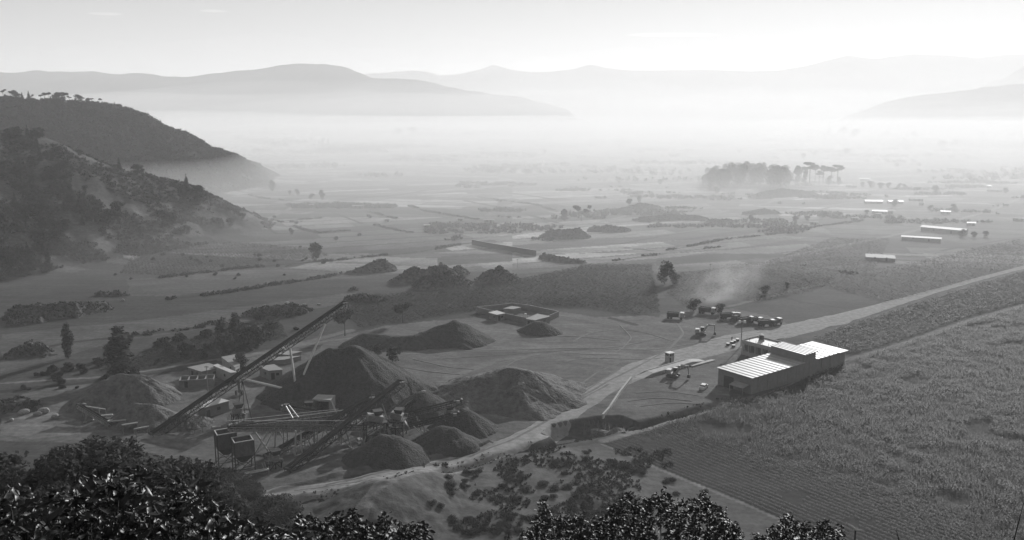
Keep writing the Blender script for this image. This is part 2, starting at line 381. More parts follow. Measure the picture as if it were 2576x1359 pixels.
DARKS += [(z4(p), w_, a) for p, w_, a in [
    ([(130, 650), (400, 690), (700, 730), (900, 795)], 5, .055), ([(400, 605), (650, 640), (900, 682)], 5, .06), ([(0, 690), (400, 765), (900, 905)], 5, .06), ([(0, 760), (400, 830), (800, 905)], 4, .14),
    ([(0, 850), (200, 890), (560, 960)], 3, .05), ([(140, 568), (300, 548), (570, 518)], 9, .30), ([(0, 648), (200, 620), (380, 602)], 4, .24), ([(600, 452), (800, 430), (990, 380)], 8, .32),
    ([(1120, 952), (1260, 925), (1360, 885), (1520, 850), (1700, 800), (1850, 760), (2150, 735), (2330, 728)], 4, .28),
    ([(740, 1108), (900, 1085), (1100, 1075), (1400, 1050), (1700, 1012)], 3, .26), ([(0, 1092), (400, 1035), (820, 967)], 6, .28),
    ([(1520, 1112), (1900, 1040), (2340, 975)], 2.2, .06), ([(1400, 893), (1740, 860)], 4, .27), ([(1700, 905), (1950, 915), (2150, 900), (2350, 845), (2576, 780)], 4, .25),
    ([(1550, 1148), (1850, 1180)], 2.2, .06), ([(1480, 1278), (1800, 1230), (2200, 1180), (2576, 1135)], 2.0, .06), ([(1900, 1210), (2300, 1150), (2576, 1115)], 3, .22), ([(1200, 515), (1500, 540), (2100, 545)], 6, .07), ([(1800, 525), (2300, 520)], 10, .24), ([(1740, 210), (1900, 150)], 12, .3)]]
DARKS += [(z5(p), w_, a) for p, w_, a in [
    ([(0, 892), (300, 830), (600, 755), (1100, 692)], 2.4, .24), ([(0, 868), (400, 790), (830, 745)], 2.0, .06), ([(0, 748), (300, 710), (550, 665), (950, 612), (1300, 520)], 3.5, .26),
    ([(700, 951), (960, 890), (1250, 830), (1520, 780), (1700, 745), (2000, 670), (2330, 580), (2576, 480)], 4, .30), ([(560, 560), (800, 500), (1100, 480), (1300, 460)], 5, .26),
    ([(400, 720), (530, 735)], 2.5, .06), ([(1980, 870), (2200, 830), (2576, 770)], 3, .06), ([(1320, 520), (1560, 530)], 3, .24), ([(2500, 330), (2576, 300)], 8, .3)]]
DARKS += [(z6(p), w_, a) for p, w_, a in [
    ([(880, 208), (1080, 172), (1120, 160)], 4, .27), ([(1050, 182), (1280, 215), (1520, 262)], 3, .05), ([(740, 462), (1000, 400), (1200, 345), (1400, 300)], 2.5, .20), ([(720, 475), (1010, 412), (1400, 312), (1480, 285), (1800, 235), (2100, 190)], 2.2, .05),
    ([(1050, 398), (1200, 435), (1450, 470)], 2.5, .05), ([(1100, 222), (1300, 250), (1400, 280)], 2.5, .18), ([(1500, 262), (1700, 235), (2000, 175)], 2.0, .17), ([(0, 420), (250, 450)], 2.5, .05), ([(0, 205), (250, 240)], 2.5, .05), ([(0, 535), (150, 575)], 3, .05), ([(1480, 832), (1700, 770), (2100, 655)], 2.5, .2), ([(1050, 590), (1500, 490), (1560, 480)], 2, .05)]]

def ground():
    ang = np.concatenate([np.arange(80, 34, -1.0), np.arange(34, 8, -.045), np.arange(8, .55, -.03)])
    r1 = CAMZ / np.tan(np.radians(ang))
    r2 = np.arange(330, 1120, 3.2)
    r3 = np.geomspace(9000, 16000, 12)
    rr = np.unique(np.concatenate([[1.0, 2, 4, 6, 9, 12], r1, r2, r3]))
    keep = [rr[0]]
    for r in rr[1:]:
        if r - keep[-1] > .45 * (1 if r < 400 else 2): keep.append(r)
    rr = np.array(keep)
    aa = np.unique(np.concatenate([np.arange(-76, -32, .5), np.arange(-32, 32, .062), np.arange(32, 77, 1.0)]))
    A, RR = np.meshgrid(np.radians(aa), rr)
    X = RR * np.sin(A); Y = RR * np.cos(A) 
    Z = H(X.ravel(), Y.ravel()).reshape(X.shape)
    ny, nx = X.shape
    idx = np.arange(ny * nx).reshape(ny, nx)
    F = np.stack([idx[:-1, :-1], idx[:-1, 1:], idx[1:, 1:], idx[1:, :-1]], -1).reshape(-1, 4)[:, ::-1]
    o = mesh_np('ground', np.stack([X, Y, Z], -1).reshape(-1, 3), F, M['ground'], smooth=True)
    x = X.ravel(); y = Y.ravel(); z = Z.ravel()
    alb = np.full(x.shape, BASE) * (1 + .25 * fbm(x / 150, y / 90, 3, 61))
    # distant plain: patchwork of small fields
    bk = _h(np.floor(x / 210 + .3 * vnoise(y / 260, x / 260, 3)), np.floor(y / 170), 70)
    th = R(24) + (bk > .6) * R(-38)
    pu = x * np.cos(th) + y * np.sin(th) + 2 * fbm(x / 30, y / 30, 2, 65); pv = -x * np.sin(th) + y * np.cos(th) + 2 * fbm(x / 30, y / 30, 2, 66)
    wv = 13 + 16 * _h(np.floor(x / 210), np.floor(y / 170), 71)
    ci, cj = np.floor(pv / wv), np.floor(pu / 120 + .37 * np.floor(pv / wv)); cell = _h(ci, cj, 77)
    edge = np.minimum(pv / wv - ci, 1 - (pv / wv - ci)) * wv
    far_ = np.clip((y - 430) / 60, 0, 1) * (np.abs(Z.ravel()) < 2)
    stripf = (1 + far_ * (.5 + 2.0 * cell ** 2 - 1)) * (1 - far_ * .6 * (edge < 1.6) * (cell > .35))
    sx = x + 1.2 * fbm(x / 7, y / 7, 3, 62); sy = y + 1.2 * fbm(x / 7, y / 7, 3, 63)
    for poly, a in PATCH:
        P = PP(poly); xs = [p.x for p in P]; ys = [p.y for p in P]
        m = (x > min(xs) - 3) & (x < max(xs) + 3) & (y > min(ys) - 3) & (y < max(ys) + 3)
        if m.any():
            ii = np.where(m)[0]; ins = inside(sx[ii], sy[ii], P); alb[ii[ins]] = a
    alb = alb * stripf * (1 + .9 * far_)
    # wheel-worn yard
    yard = (alb > .18) & (y < 420)
    alb[yard] *= 1 + .35 * fbm((x[yard] * .55 + y[yard] * .83) / 3.0, (x[yard] * .83 - y[yard] * .55) / 28.0, 4, 64)
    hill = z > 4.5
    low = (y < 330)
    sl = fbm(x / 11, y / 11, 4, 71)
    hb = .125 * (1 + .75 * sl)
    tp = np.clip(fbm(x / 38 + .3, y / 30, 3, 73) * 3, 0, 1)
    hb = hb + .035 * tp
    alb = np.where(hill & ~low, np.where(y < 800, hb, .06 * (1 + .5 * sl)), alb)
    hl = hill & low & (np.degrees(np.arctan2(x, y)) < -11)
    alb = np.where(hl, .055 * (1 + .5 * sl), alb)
    # base of the shrubby hills
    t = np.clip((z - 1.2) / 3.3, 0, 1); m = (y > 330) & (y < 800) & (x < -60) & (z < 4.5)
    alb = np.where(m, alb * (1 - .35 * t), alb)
    for pts, wd, a in DARKS:
        P = PP(pts); xs = [p.x for p in P]; ys = [p.y for p in P]
        ii = np.where((x > min(xs) - wd - 2) & (x < max(xs) + wd + 2) & (y > min(ys) - wd - 2) & (y < max(ys) + wd + 2))[0]
        if not len(ii): continue
        d = np.full(len(ii), 1e9)
        for a_, b_ in zip(P[:-1], P[1:]): d = np.minimum(d, seg_dist(x[ii], y[ii], a_, b_)[0])
        jag = wd * .5 * (1 + .45 * fbm(x[ii] / 6, y[ii] / 6, 3, 81))
        f = np.clip((jag - d) / (wd * .25) + .5, 0, 1)
        alb[ii] = alb[ii] * (1 - f) + a * f
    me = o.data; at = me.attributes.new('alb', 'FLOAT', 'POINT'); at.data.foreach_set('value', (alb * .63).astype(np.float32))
    tag(o, kind='structure')
ground()

# ------------------------------------------------------------------ dirt roads and tracks lying on the ground
def strip(name, pts, width, m, lift=.05, ruts=True, kind='structure'):
    P = PP(pts); Q = []
    for a, b in zip(P[:-1], P[1:]):
        n = max(2, int((b - a).length / 1.5))
        for i in range(n): Q.append(a.lerp(b, i / n))
    Q.append(P[-1]); k = len(Q)
    S = np.array([[q.x, q.y] for q in Q])
    for _ in range(6): S[1:-1] = (S[:-2] + S[1:-1] * 2 + S[2:]) / 4
    T = np.gradient(S, axis=0); T /= np.linalg.norm(T, axis=1)[:, None] + 1e-9; Nn = np.stack([-T[:, 1], T[:, 0]], 1)
    wv = width if hasattr(width, '__len__') else [width] * len(pts)
    ws = np.interp(np.linspace(0, 1, k), np.linspace(0, 1, len(wv)), wv)
    m_ = 25 if ruts else 5; V = []
    for j in range(m_):
        t = (j / (m_ - 1) - .5)
        jit = (.12 * fbm(S[:, 0] / 5 + j, S[:, 1] / 5, 3, 90 + j)) if j in (0, m_ - 1) else 0
        p = S + Nn * ((t + jit) * ws)[:, None]
        z = H(p[:, 0], p[:, 1]) + lift - (.12 if j in (0, m_ - 1) else 0) + (.035 * np.sin(t * 27 + 5 * fbm(S[:, 0] / 14, S[:, 1] / 14, 3, 3)) if ruts else 0)
        V.append(np.column_stack([p, z]))
    V = np.stack(V, 1); idx = np.arange(k * m_).reshape(k, m_)
    F = np.stack([idx[:-1, :-1], idx[:-1, 1:], idx[1:, 1:], idx[1:, :-1]], -1).reshape(-1, 4)
    o = mesh_np(name, V.reshape(-1, 3), F, m, smooth=True)
    return tag(o, kind=kind)
strip('road', [(560, 1225), (640, 1255), (760, 1250), (900, 1232), (1080, 1185), (1240, 1140), (1350, 1092), (1420, 1040), (1480, 1000), (1560, 955), (1620, 925), (1690, 900), (1780, 880), (1850, 858), (1960, 838), (2120, 800), (2300, 748), (2440, 708), (2576, 672), (2700, 640)], [6.5, 7, 7.5, 8, 8.5, 9, 10, 12, 14, 15, 15, 13, 11, 9, 7, 6, 4.6, 4.4, 4.4, 4.4, 4.4, 4.4, 4.4, 4.4], M['road'], .06)
for k_, (pts_, wd_) in enumerate([([(1010, 888), (1250, 882), (1480, 876), (1640, 880), (1760, 862), (1850, 850)], 1.0), ([(1120, 958), (1230, 918), (1400, 890), (1560, 893)], 1.1),
        ([(1460, 1000), (1530, 960), (1600, 925), (1680, 880), (1720, 840), (1700, 812)], 1.2), ([(1700, 862), (1630, 838), (1560, 828), (1480, 838), (1440, 860)], .9), ([(1010, 925), (1080, 937), (1180, 944)], .9),
        ([(560, 1085), (640, 1062), (700, 1050)], .8), ([(610, 1040), (660, 1000), (690, 975)], 3.0), ([(1180, 1150), (1290, 1110), (1370, 1062), (1450, 1012), (1530, 968)], 1.2), ([(820, 1232), (960, 1205), (1090, 1172), (1220, 1132)], 1.1),
        ([(1580, 1010), (1650, 1000), (1740, 1010)], .8), ([(1610, 1022), (1690, 1012), (1770, 1018)], .8), ([(1600, 990), (1680, 985), (1760, 998)], .8), ([(700, 880), (800, 862), (890, 850)], 2.2), ([(1100, 905), (1260, 893), (1420, 883), (1560, 872), (1660, 850)], .7), ([(1240, 868), (1330, 850), (1440, 846), (1560, 858)], .7), ([(1500, 905), (1560, 880), (1590, 850), (1560, 820)], .7), ([(1400, 915), (1480, 900), (1580, 905), (1660, 902)], .8), ([(1370, 1040), (1430, 990), (1500, 938), (1570, 910)], .8), ([(1330, 1088), (1400, 1042), (1470, 985), (1560, 930)], .8), ([(870, 1225), (1000, 1192), (1130, 1158)], .7), ([(740, 1244), (860, 1232), (960, 1214)], .7), ([(1210, 960), (1300, 905), (1380, 890)], .7), ([(1040, 905), (1120, 925), (1200, 930)], .7)]):
    strip('track', pts_, wd_, M['path'], .11, False)
strip('path', [(1840, 1012), (1900, 1003), (2000, 960), (2132, 905)], 1.2, M['path'], .05, False)

# ------------------------------------------------------------------ far mountains
def mountains(name, pts, D, depth, m, seed, rough=1.0):
    us = np.array([p[0] for p in pts]); vs = np.array([p[1] for p in pts])
    uu = np.arange(us[0], us[-1] + 1, 4.0); vv = np.interp(uu, us, vs)
    k = np.array([.25, .5, .25])
    vv = np.convolve(np.pad(vv, 1, 'edge'), k, 'valid')
    vv = vv + rough * 2.2 * fbm(uu / 40, uu * 0 + seed, 4, seed)
    C = np.array([list(Pd(a, b, D)) for a, b in zip(uu, vv)])
    rows = []; nr = 30
    for j in range(nr):
        s = j / (nr - 1) * 1.45        # 0 front foot, 1 crest, 1.45 behind
        prof = min(s, 1.0) ** 1.15 if s <= 1 else 1 - (s - 1) * 1.0
        f = 1 + .22 * (1 - abs(1 - s)) * fbm(C[:, 0] / (depth * .22), np.full(len(C), s * 2.5), 4, seed + 3) * (0 if abs(s - 1) < .02 else 1)
        dy = -depth * (1 - s) * (1 + .12 * fbm(C[:, 0] / depth * 2, C[:, 0] * 0 + s, 3, seed + 5) * (abs(1 - s) > .02))
        z = (C[:, 2] + 5) * prof * f - 5
        sc = (C[:, 1] + dy) / C[:, 1]
        rows.append(np.column_stack([C[:, 0] + 0 * sc, C[:, 1] + dy, np.maximum(z, -5) if j else z * 0 - 5]))
    V = np.stack(rows); idx = np.arange(nr * len(C)).reshape(nr, len(C))
    F = np.stack([idx[:-1, :-1], idx[:-1, 1:], idx[1:, 1:], idx[1:, :-1]], -1).reshape(-1, 4)
    o = mesh_np(name, V.reshape(-1, 3), F, m, smooth=True); return tag(o, kind='structure')
mountains('mountains', [(-400, 200), (-150, 190), (0, 183), (60, 182), (100, 177), (160, 181), (230, 179), (300, 188), (345, 184), (385, 186), (420, 193), (470, 193), (520, 186), (560, 182), (620, 177), (700, 164), (760, 160), (810, 160), (860, 168), (900, 182), (935, 196), (985, 199), (1040, 199), (1090, 207), (1130, 219), (1190, 231), (1300, 244), (1380, 262), (1430, 275)], 5200, 1300, M['hill'], 11, 1.5)
mountains('mountains', [(700, 215), (900, 192), (930, 188), (1000, 183), (1055, 178), (1110, 191), (1160, 185), (1205, 176), (1240, 163), (1285, 175), (1310, 181), (1350, 183), (1400, 180), (1440, 175), (1485, 163), (1530, 172), (1600, 179), (1750, 176), (1880, 180), (1950, 178), (2020, 168), (2080, 152), (2135, 140), (2200, 150), (2240, 142), (2300, 136), (2380, 139), (2450, 146), (2520, 139), (2576, 136), (2750, 130), (3000, 150)], 8800, 2200, M['hill'], 17, .8)
mountains('hill', [(2120, 315), (2160, 306), (2185, 296), (2205, 278), (2228, 264), (2265, 250), (2310, 241), (2370, 234), (2440, 228), (2500, 219), (2576, 212), (2750, 196), (2950, 200)], 5000, 900, M['hill'], 23, 1.6)
mountains('hill', [(2420, 250), (2470, 222), (2500, 210), (2535, 192), (2576, 168), (2700, 130), (2900, 120)], 6600, 1000, M['hill'], 29, 1.2)

# ------------------------------------------------------------------ air
def vol(name, m, V, F, label=None, kind='stuff'):
    me = bpy.data.meshes.new(name); me.from_pydata(V, [], F); me.materials.append(m)
    o = bpy.data.objects.new(name, me); col.objects.link(o)
    return tag(o, label, None, None, kind)
def volmat(name, dens, an, c=.98):
    m = bpy.data.materials.new(name); m.use_nodes = True; nt = m.node_tree; nt.nodes.clear()
    o = nt.nodes.new('ShaderNodeOutputMaterial'); p = nt.nodes.new('ShaderNodeVolumePrincipled')
    p.inputs['Density'].default_value = dens; p.inputs['Anisotropy'].default_value = an; p.inputs['Color'].default_value = (c, c, c, 1)
    nt.links.new(p.outputs[0], o.inputs['Volume']); return m
def boxvf(x0, x1, y0, y1, z0, z1):
    V = [(x, y, z) for z in (z0, z1) for x, y in ((x0, y0), (x1, y0), (x1, y1), (x0, y1))]
    return V, [(0, 3, 2, 1), (4, 5, 6, 7), (0, 1, 5, 4), (1, 2, 6, 5), (2, 3, 7, 6), (3, 0, 4, 7)]
def dome(cx, cy, rx, ry, h, n=64, m=10, z0=-7):
    V = [(cx, cy, z0)]; F = []
    for j in range(m):
        p = math.pi / 2 * j / m
        for i in range(n):
            t = 2 * math.pi * i / n
            V.append((cx + rx * math.cos(p) * math.cos(t), cy + ry * math.cos(p) * math.sin(t), z0 + (h - z0) * math.sin(p)))
    V.append((cx, cy, h))
    for i in range(n): F.append((0, 1 + (i + 1) % n, 1 + i))
    for j in range(m - 1):
        for i in range(n):
            a = 1 + j * n + i; b = 1 + j * n + (i + 1) % n; F.append((a, b, b + n, a + n))
    e = len(V) - 1
    for i in range(n): F.append((1 + (m - 1) * n + i, 1 + (m - 1) * n + (i + 1) % n, e))
    return V, F
def ellips(c, r, n=24, m=14):
    b = MB(); b.ball((0, 0, 0), 1, n, m); return [(c[0] + v[0] * r[0], c[1] + v[1] * r[1], c[2] + v[2] * r[2]) for v in b.V], b.F
HAZE_D, AN = .00019, .23
def bank(cx, cy, rx, ry, h, pw=6, n=180, m=60, z0=-7):
    V = [(cx, cy, z0)]; F = []
    for j in range(m):
        rr_ = (1 - j / m) ** .6
        for i in range(n):
            t = 2 * math.pi * i / n; X_, Y_ = cx + rx * rr_ * math.cos(t), cy + ry * rr_ * math.sin(t)
            k_ = 1 + AMP * float(fbm(np.array([X_ / 1500. + h]), np.array([Y_ / 1000.]), 3, int(h)))
            V.append((X_, Y_, z0 + .01 + (h - z0) * (1 - rr_ ** pw) * k_))
    V.append((cx, cy, h))
    for i in range(n): F.append((0, 1 + (i + 1) % n, 1 + i))
    for j in range(m - 1):
        for i in range(n):
            a = 1 + j * n + i; b = 1 + j * n + (i + 1) % n; F.append((a, b, b + n, a + n))
    e = len(V) - 1
    for i in range(n): F.append((1 + (m - 1) * n + i, 1 + (m - 1) * n + (i + 1) % n, e))
    return V, F
vol('haze', volmat('air', HAZE_D, AN), *boxvf(-15000, 15000, -60, 16500, -8, 640))
LAY = [(300, 1850, 3500, 1510, 32, .0013, 8), (300, 1750, 3500, 1330, 54, .0010, 5), (500, 4900, 7000, 4150, 112, .00026, 2.5), (500, 5100, 7000, 4000, 190, .00011, 2), (500, 5300, 7300, 4000, 310, .00007, 2)]
for (cx, cy, rx, ry, h, dn, pw) in LAY:
    AMP = 1.1 if h > 70 else .5
    vol('mist', volmat('valley_mist', dn, AN), *bank(cx, cy, rx, ry, h, pw), label='pale layer of morning mist lying over the valley floor below the mountains')

def Gf(u, v):
    p = Pz(u, v, 0); p.z = min(G(p.x, p.y), 2.5); return p

# ------------------------------------------------------------------ heaps: a height sheet over the ground with its own foot
def heap(name, label, crest, k, m, cat='gravel heap', rnd=1.2, rough=.35, rs=3.0, gully=.0, cell=.45, group=None, flat=None, dent=None, seed=1):
    C = [hgt(*c) if not isinstance(c, Vector) else c for c in crest]
    if len(C) == 1: C = [C[0], C[0] + Vector((.3, .1, 0))]
    hm = max(c.z for c in C); rad = hm / k * 1.25 + 3
    x0, x1 = min(c.x for c in C) - rad, max(c.x for c in C) + rad; y0, y1 = min(c.y for c in C) - rad, max(c.y for c in C) + rad
    nx = int((x1 - x0) / cell) + 1; ny = int((y1 - y0) / cell) + 1
    X, Y = np.meshgrid(np.linspace(x0, x1, nx), np.linspace(y0, y1, ny)); x = X.ravel(); y = Y.ravel()
    ex = rough * 1.3 * fbm(x / 6, y / 6, 3, seed + 50); 
    a = ridge(x + ex, y + rough * 1.3 * fbm(x / 6, y / 6, 3, seed + 57), C, k, rnd)
    if flat is not None: a = np.minimum(a, flat + .25 * fbm(x / 5, y / 5, 3, seed))
    cx = sum(c.x for c in C) / len(C); cy = sum(c.y for c in C) / len(C)
    th = np.arctan2(y - cy, x - cx)
    if gully: a = a + gully * fbm(th * 5.5, a / 9.0, 3, seed + 11) * np.clip((hm - a) / 2, 0, 1)
    a = a + rough * fbm(x / rs, y / rs, 4, seed + 2) * .6
    if dent:
        for (du, dv, dr, dd) in dent:
            g = Pd(du, dv, C[0].y if len(C) < 2 else cy - 1); 
            # hollow where the loader dug into the face
            d = np.hypot(x - g.x, y - (cy - dr * .9)); a = a - dd * np.clip(1 - d / dr, 0, 1) ** .8
    gz = H(x, y)
    z = np.where(a > 0, gz * 0 + a + np.minimum(gz, .5), -.6)
    o_ = Vector((cx, cy, 0))
    keep = (a > -1.2).reshape(ny, nx)
    z = np.where(a > -.1, z, gz + a * 1.0 - .1)
    idx = np.arange(nx * ny).reshape(ny, nx)
    F = np.stack([idx[:-1, :-1], idx[:-1, 1:], idx[1:, 1:], idx[1:, :-1]], -1)
    kf = keep[:-1, :-1] & keep[:-1, 1:] & keep[1:, 1:] & keep[1:, :-1]
    F = F[kf]
    used = np.unique(F); remap = np.full(nx * ny, -1); remap[used] = np.arange(len(used))
    V = np.column_stack([x - o_.x, y - o_.y, z])[used]
    o = mesh_np(name, V, remap[F], m, smooth=True); o.location = o_
    return tag(o, label, cat, group)
heap('gravel_heap', 'tallest dark cone of gravel with a scooped hollow, behind the long stacker conveyor', [(832, 874, 985), (862, 884, 985), (885, 868, 985), (908, 880, 988)], .68, M['grit'], rough=.5, gully=.9, dent=[(838, 920, 8.5, 7.0)], seed=3)
heap('gravel_heap', 'low tail of gravel trailing right from the foot of the tallest cone', [(960, 936, 990), (1020, 946, 990), (1085, 972, 992)], .5, M['grit'], rough=.6, gully=.4, seed=4)
heap('spoil_heap', 'pale rain-gullied spoil heap left of the tall conveyor', [(248, 962, 1012), (300, 940, 1002), (350, 944, 1003), (400, 980, 1008)], .68, M['gritl'], cat='spoil heap', rough=.55, gully=1.3, rnd=.4, seed=5)
heap('spoil_heap', 'dark heap in front of the gullied spoil heap at the left', [(342, 1016, 1062), (385, 1018, 1062)], .68, M['gritl'], cat='spoil heap', rough=.4, gully=.6, rnd=.5, seed=6)
heap('spoil_heap', 'small pale heap under the foot of the tall conveyor', [(455, 1040, 1068), (475, 1044, 1068)], .55, M['gritl'], cat='spoil heap', rough=.4, gully=.5, seed=7)
heap('spoil_heap', 'broad lit heap with wheel tracks running up to its crest', [(1085, 1000, 1010), (1150, 971, 1000), (1220, 944, 994), (1280, 925, 990)], .36, M['gritl'], cat='spoil heap', rough=.7, gully=1.0, seed=8)
heap('spoil_heap', 'sharp-crested gullied cone at the high end of the tracked heap', [(1278, 925, 996), (1330, 930, 1002)], .72, M['gritl'], cat='spoil heap', rough=.5, gully=1.6, rnd=.4, seed=48)
heap('spoil_heap', 'steep spur running forward from the tracked heap to the road', [(1328, 932, 1004), (1302, 975, 1025), (1280, 1030, 1042)], .8, M['gritl'], cat='spoil heap', rough=.7, gully=1.0, seed=9)
heap('gravel_heap', 'dark cone of gravel nearest the road, below the screening plant', [(962, 1098, 1158), (985, 1101, 1158)], .68, M['grit'], rough=.35, gully=.4, seed=10)
heap('gravel_heap', 'dark cone of gravel second along the road', [(1113, 1077, 1122), (1135, 1079, 1122)], .66, M['grit'], rough=.35, gully=.3, seed=11)
heap('gravel_heap', 'dark cone of gravel under the head of the right conveyor', [(1165, 1028, 1078), (1175, 1034, 1080)], .68, M['grit'], rough=.35, gully=.4, seed=12)
heap('gravel_heap', 'dark cone of gravel under the head of the middle conveyor', [(1062, 985, 1038)], .68, M['grit'], rough=.35, gully=.3, seed=13)
heap('gravel_heap', 'long flat-topped bank of gravel behind the tallest cone', [(915, 838, 868), (985, 846, 870), (1050, 843, 868), (1120, 816, 858), (1142, 805, 856)], .58, M['grit'], rough=.6, gully=.9, seed=14)
heap('gravel_heap', 'small dark heap in front of the walled compound', [(1352, 809, 834), (1366, 812, 836)], .6, M['grit'], rough=.4, gully=.3, seed=15)
heap('gravel_heap', 'low grey heap at the open middle of the yard', [(1040, 950, 962), (1070, 960, 970)], .5, M['grit'], rough=.4, gully=.2, seed=16)
# weed-grown mounds along the middle of the valley
MB_ = dict(k=.75, m=M['earth'], cat='earth mound', rough=1.6, rs=2.2, rnd=1.0)
def mound(label, crest, **kw):
    d = dict(MB_); d.update(kw); return heap('earth_mound', label, crest, **d)
mound('pointed weedy mound with a low tail to its left, apart from the others', [(875, 682, 688), (925, 668, 684), (958, 652, 680)], seed=21)
mound('large round weedy mound at the middle of the mound row', [(1005, 695, 712), (1040, 672, 706), (1060, 680, 706)], seed=22)
mound('bushy mound crowned by a small tree', [(1085, 672, 700), (1110, 668, 700)], seed=23)
mound('smooth small conical mound behind the bushy one', [(1152, 671, 692)], seed=24, rough=.6)
mound('wide front mound of dark earth along the maize edge', [(1075, 695, 722), (1130, 688, 718), (1160, 695, 716)], seed=25)
mound('big weedy mound at the right end of the row', [(1230, 680, 706), (1258, 672, 706), (1280, 684, 706)], seed=26)
mound('low dark mound at the left foot of the mound row', [(880, 745, 756), (920, 742, 758), (960, 750, 758)], seed=27)
mound('low dark mound with rubble left of the tall conveyor head', [(640, 778, 792), (700, 772, 790), (760, 775, 786)], seed=28, k=.55)
mound('tiny mound beside the maize edge', [(1120, 735, 740)], seed=29)
mound('tiny pointed mound left of the mound row', [(898, 722, 730)], seed=30)
mound('dark weedy hump at the foot of the hill, beside the dry stream', [(30, 892, 902), (75, 862, 886), (110, 880, 893)], seed=31)
mound('long dark bank below the hill at the left edge', [(40, 772, 800), (180, 764, 795), (255, 760, 780)], seed=32, k=1.0)
mound('short dark bank under the long one at the left edge', [(30, 805, 818), (100, 800, 812)], seed=33, k=.9)
mound('weedy mound at the corner of the flat field', [(255, 736, 744), (310, 735, 744)], seed=34)
mound('flat-topped dark bank beside the pale track', [(1385, 578, 598), (1420, 579, 599), (1455, 575, 598)], seed=35, rough=.7, k=.8)
mound('rounded scrubby mound right of the flat-topped bank', [(1495, 570.0, 583), (1530, 567.5, 583), (1570, 572.5, 583)], seed=36)
mound('smooth oval mound beside the gravel road', [(1790, 551.3, 560), (1830, 551.3, 560)], seed=37, rough=.5, k=.6)
mound('long scrubby mound behind the oval one', [(1620, 546.1, 556), (1690, 540.2, 552), (1760, 543.3, 552)], seed=38, k=.4)
mound('scrubby mound below the solitary trees', [(1570, 525.3, 534), (1610, 511.9, 528), (1650, 516.9, 525)], seed=39, k=.5)
mound('dark scrubby mound in front of the pines', [(1910, 485.6, 498), (1970, 474.6, 492), (2040, 483.3, 492)], seed=40, k=.45)
mound('low scrubby mound between the pines and the houses', [(1880, 534.2, 541), (1920, 525.5, 536), (1950, 531.8, 538)], seed=41, k=.5)
mound('low dark mound at the lower left yard edge', [(0, 1010, 1030), (40, 1005, 1024), (90, 1022, 1032)], seed=42, k=.6)
mound('rubble bank at the end of the long dark wall', [(1370, 640, 650), (1420, 648, 660), (1460, 655, 662)], seed=43, k=.6)
heap('spoil_heap', 'pale ridge of spoil standing over the pit', [(1500, 1050, 1062), (1545, 1062, 1074), (1560, 1070, 1078)], .6, M['gritl'], cat='spoil heap', rough=.4, seed=44)

# rubble lumps on the bank beside the dry field
b = MB(); b.ball((0, 0, .35), .9, 7, 5, (1, .8, .6)); r0 = b.build('boulder', M['rock'])
tag(r0, 'pale angular boulder on the rubble bank', 'boulder', 'boulders along the rubble bank')
spots = [(650, 779), (668, 772), (676, 778), (700, 781), (722, 770), (735, 777), (765, 772), (802, 768), (640, 785), (690, 790), (60, 1042), (95, 1046), (110, 1040), (140, 1052), (30, 1058), (310, 758)]
for i, (u, v) in enumerate(spots):
    g = Gf(u, v); o = r0 if i == 0 else r0.copy()
    if i: col.objects.link(o)
    o.location = g; s = random.uniform(.8, 2.0); o.scale = (s, s * random.uniform(.6, 1.2), s * random.uniform(.7, 1.2)); o.rotation_euler = (random.uniform(-.3, .3), 0, random.uniform(0, 6))
    if i >= 10: o['label'] = 'pale boulder lying in the dark clearing at the lower left' if i < 15 else 'pale boulder lying alone at the corner of the flat field'
    if i == 15: del o['group']
    elif i >= 10: o['group'] = 'boulders in the clearing'

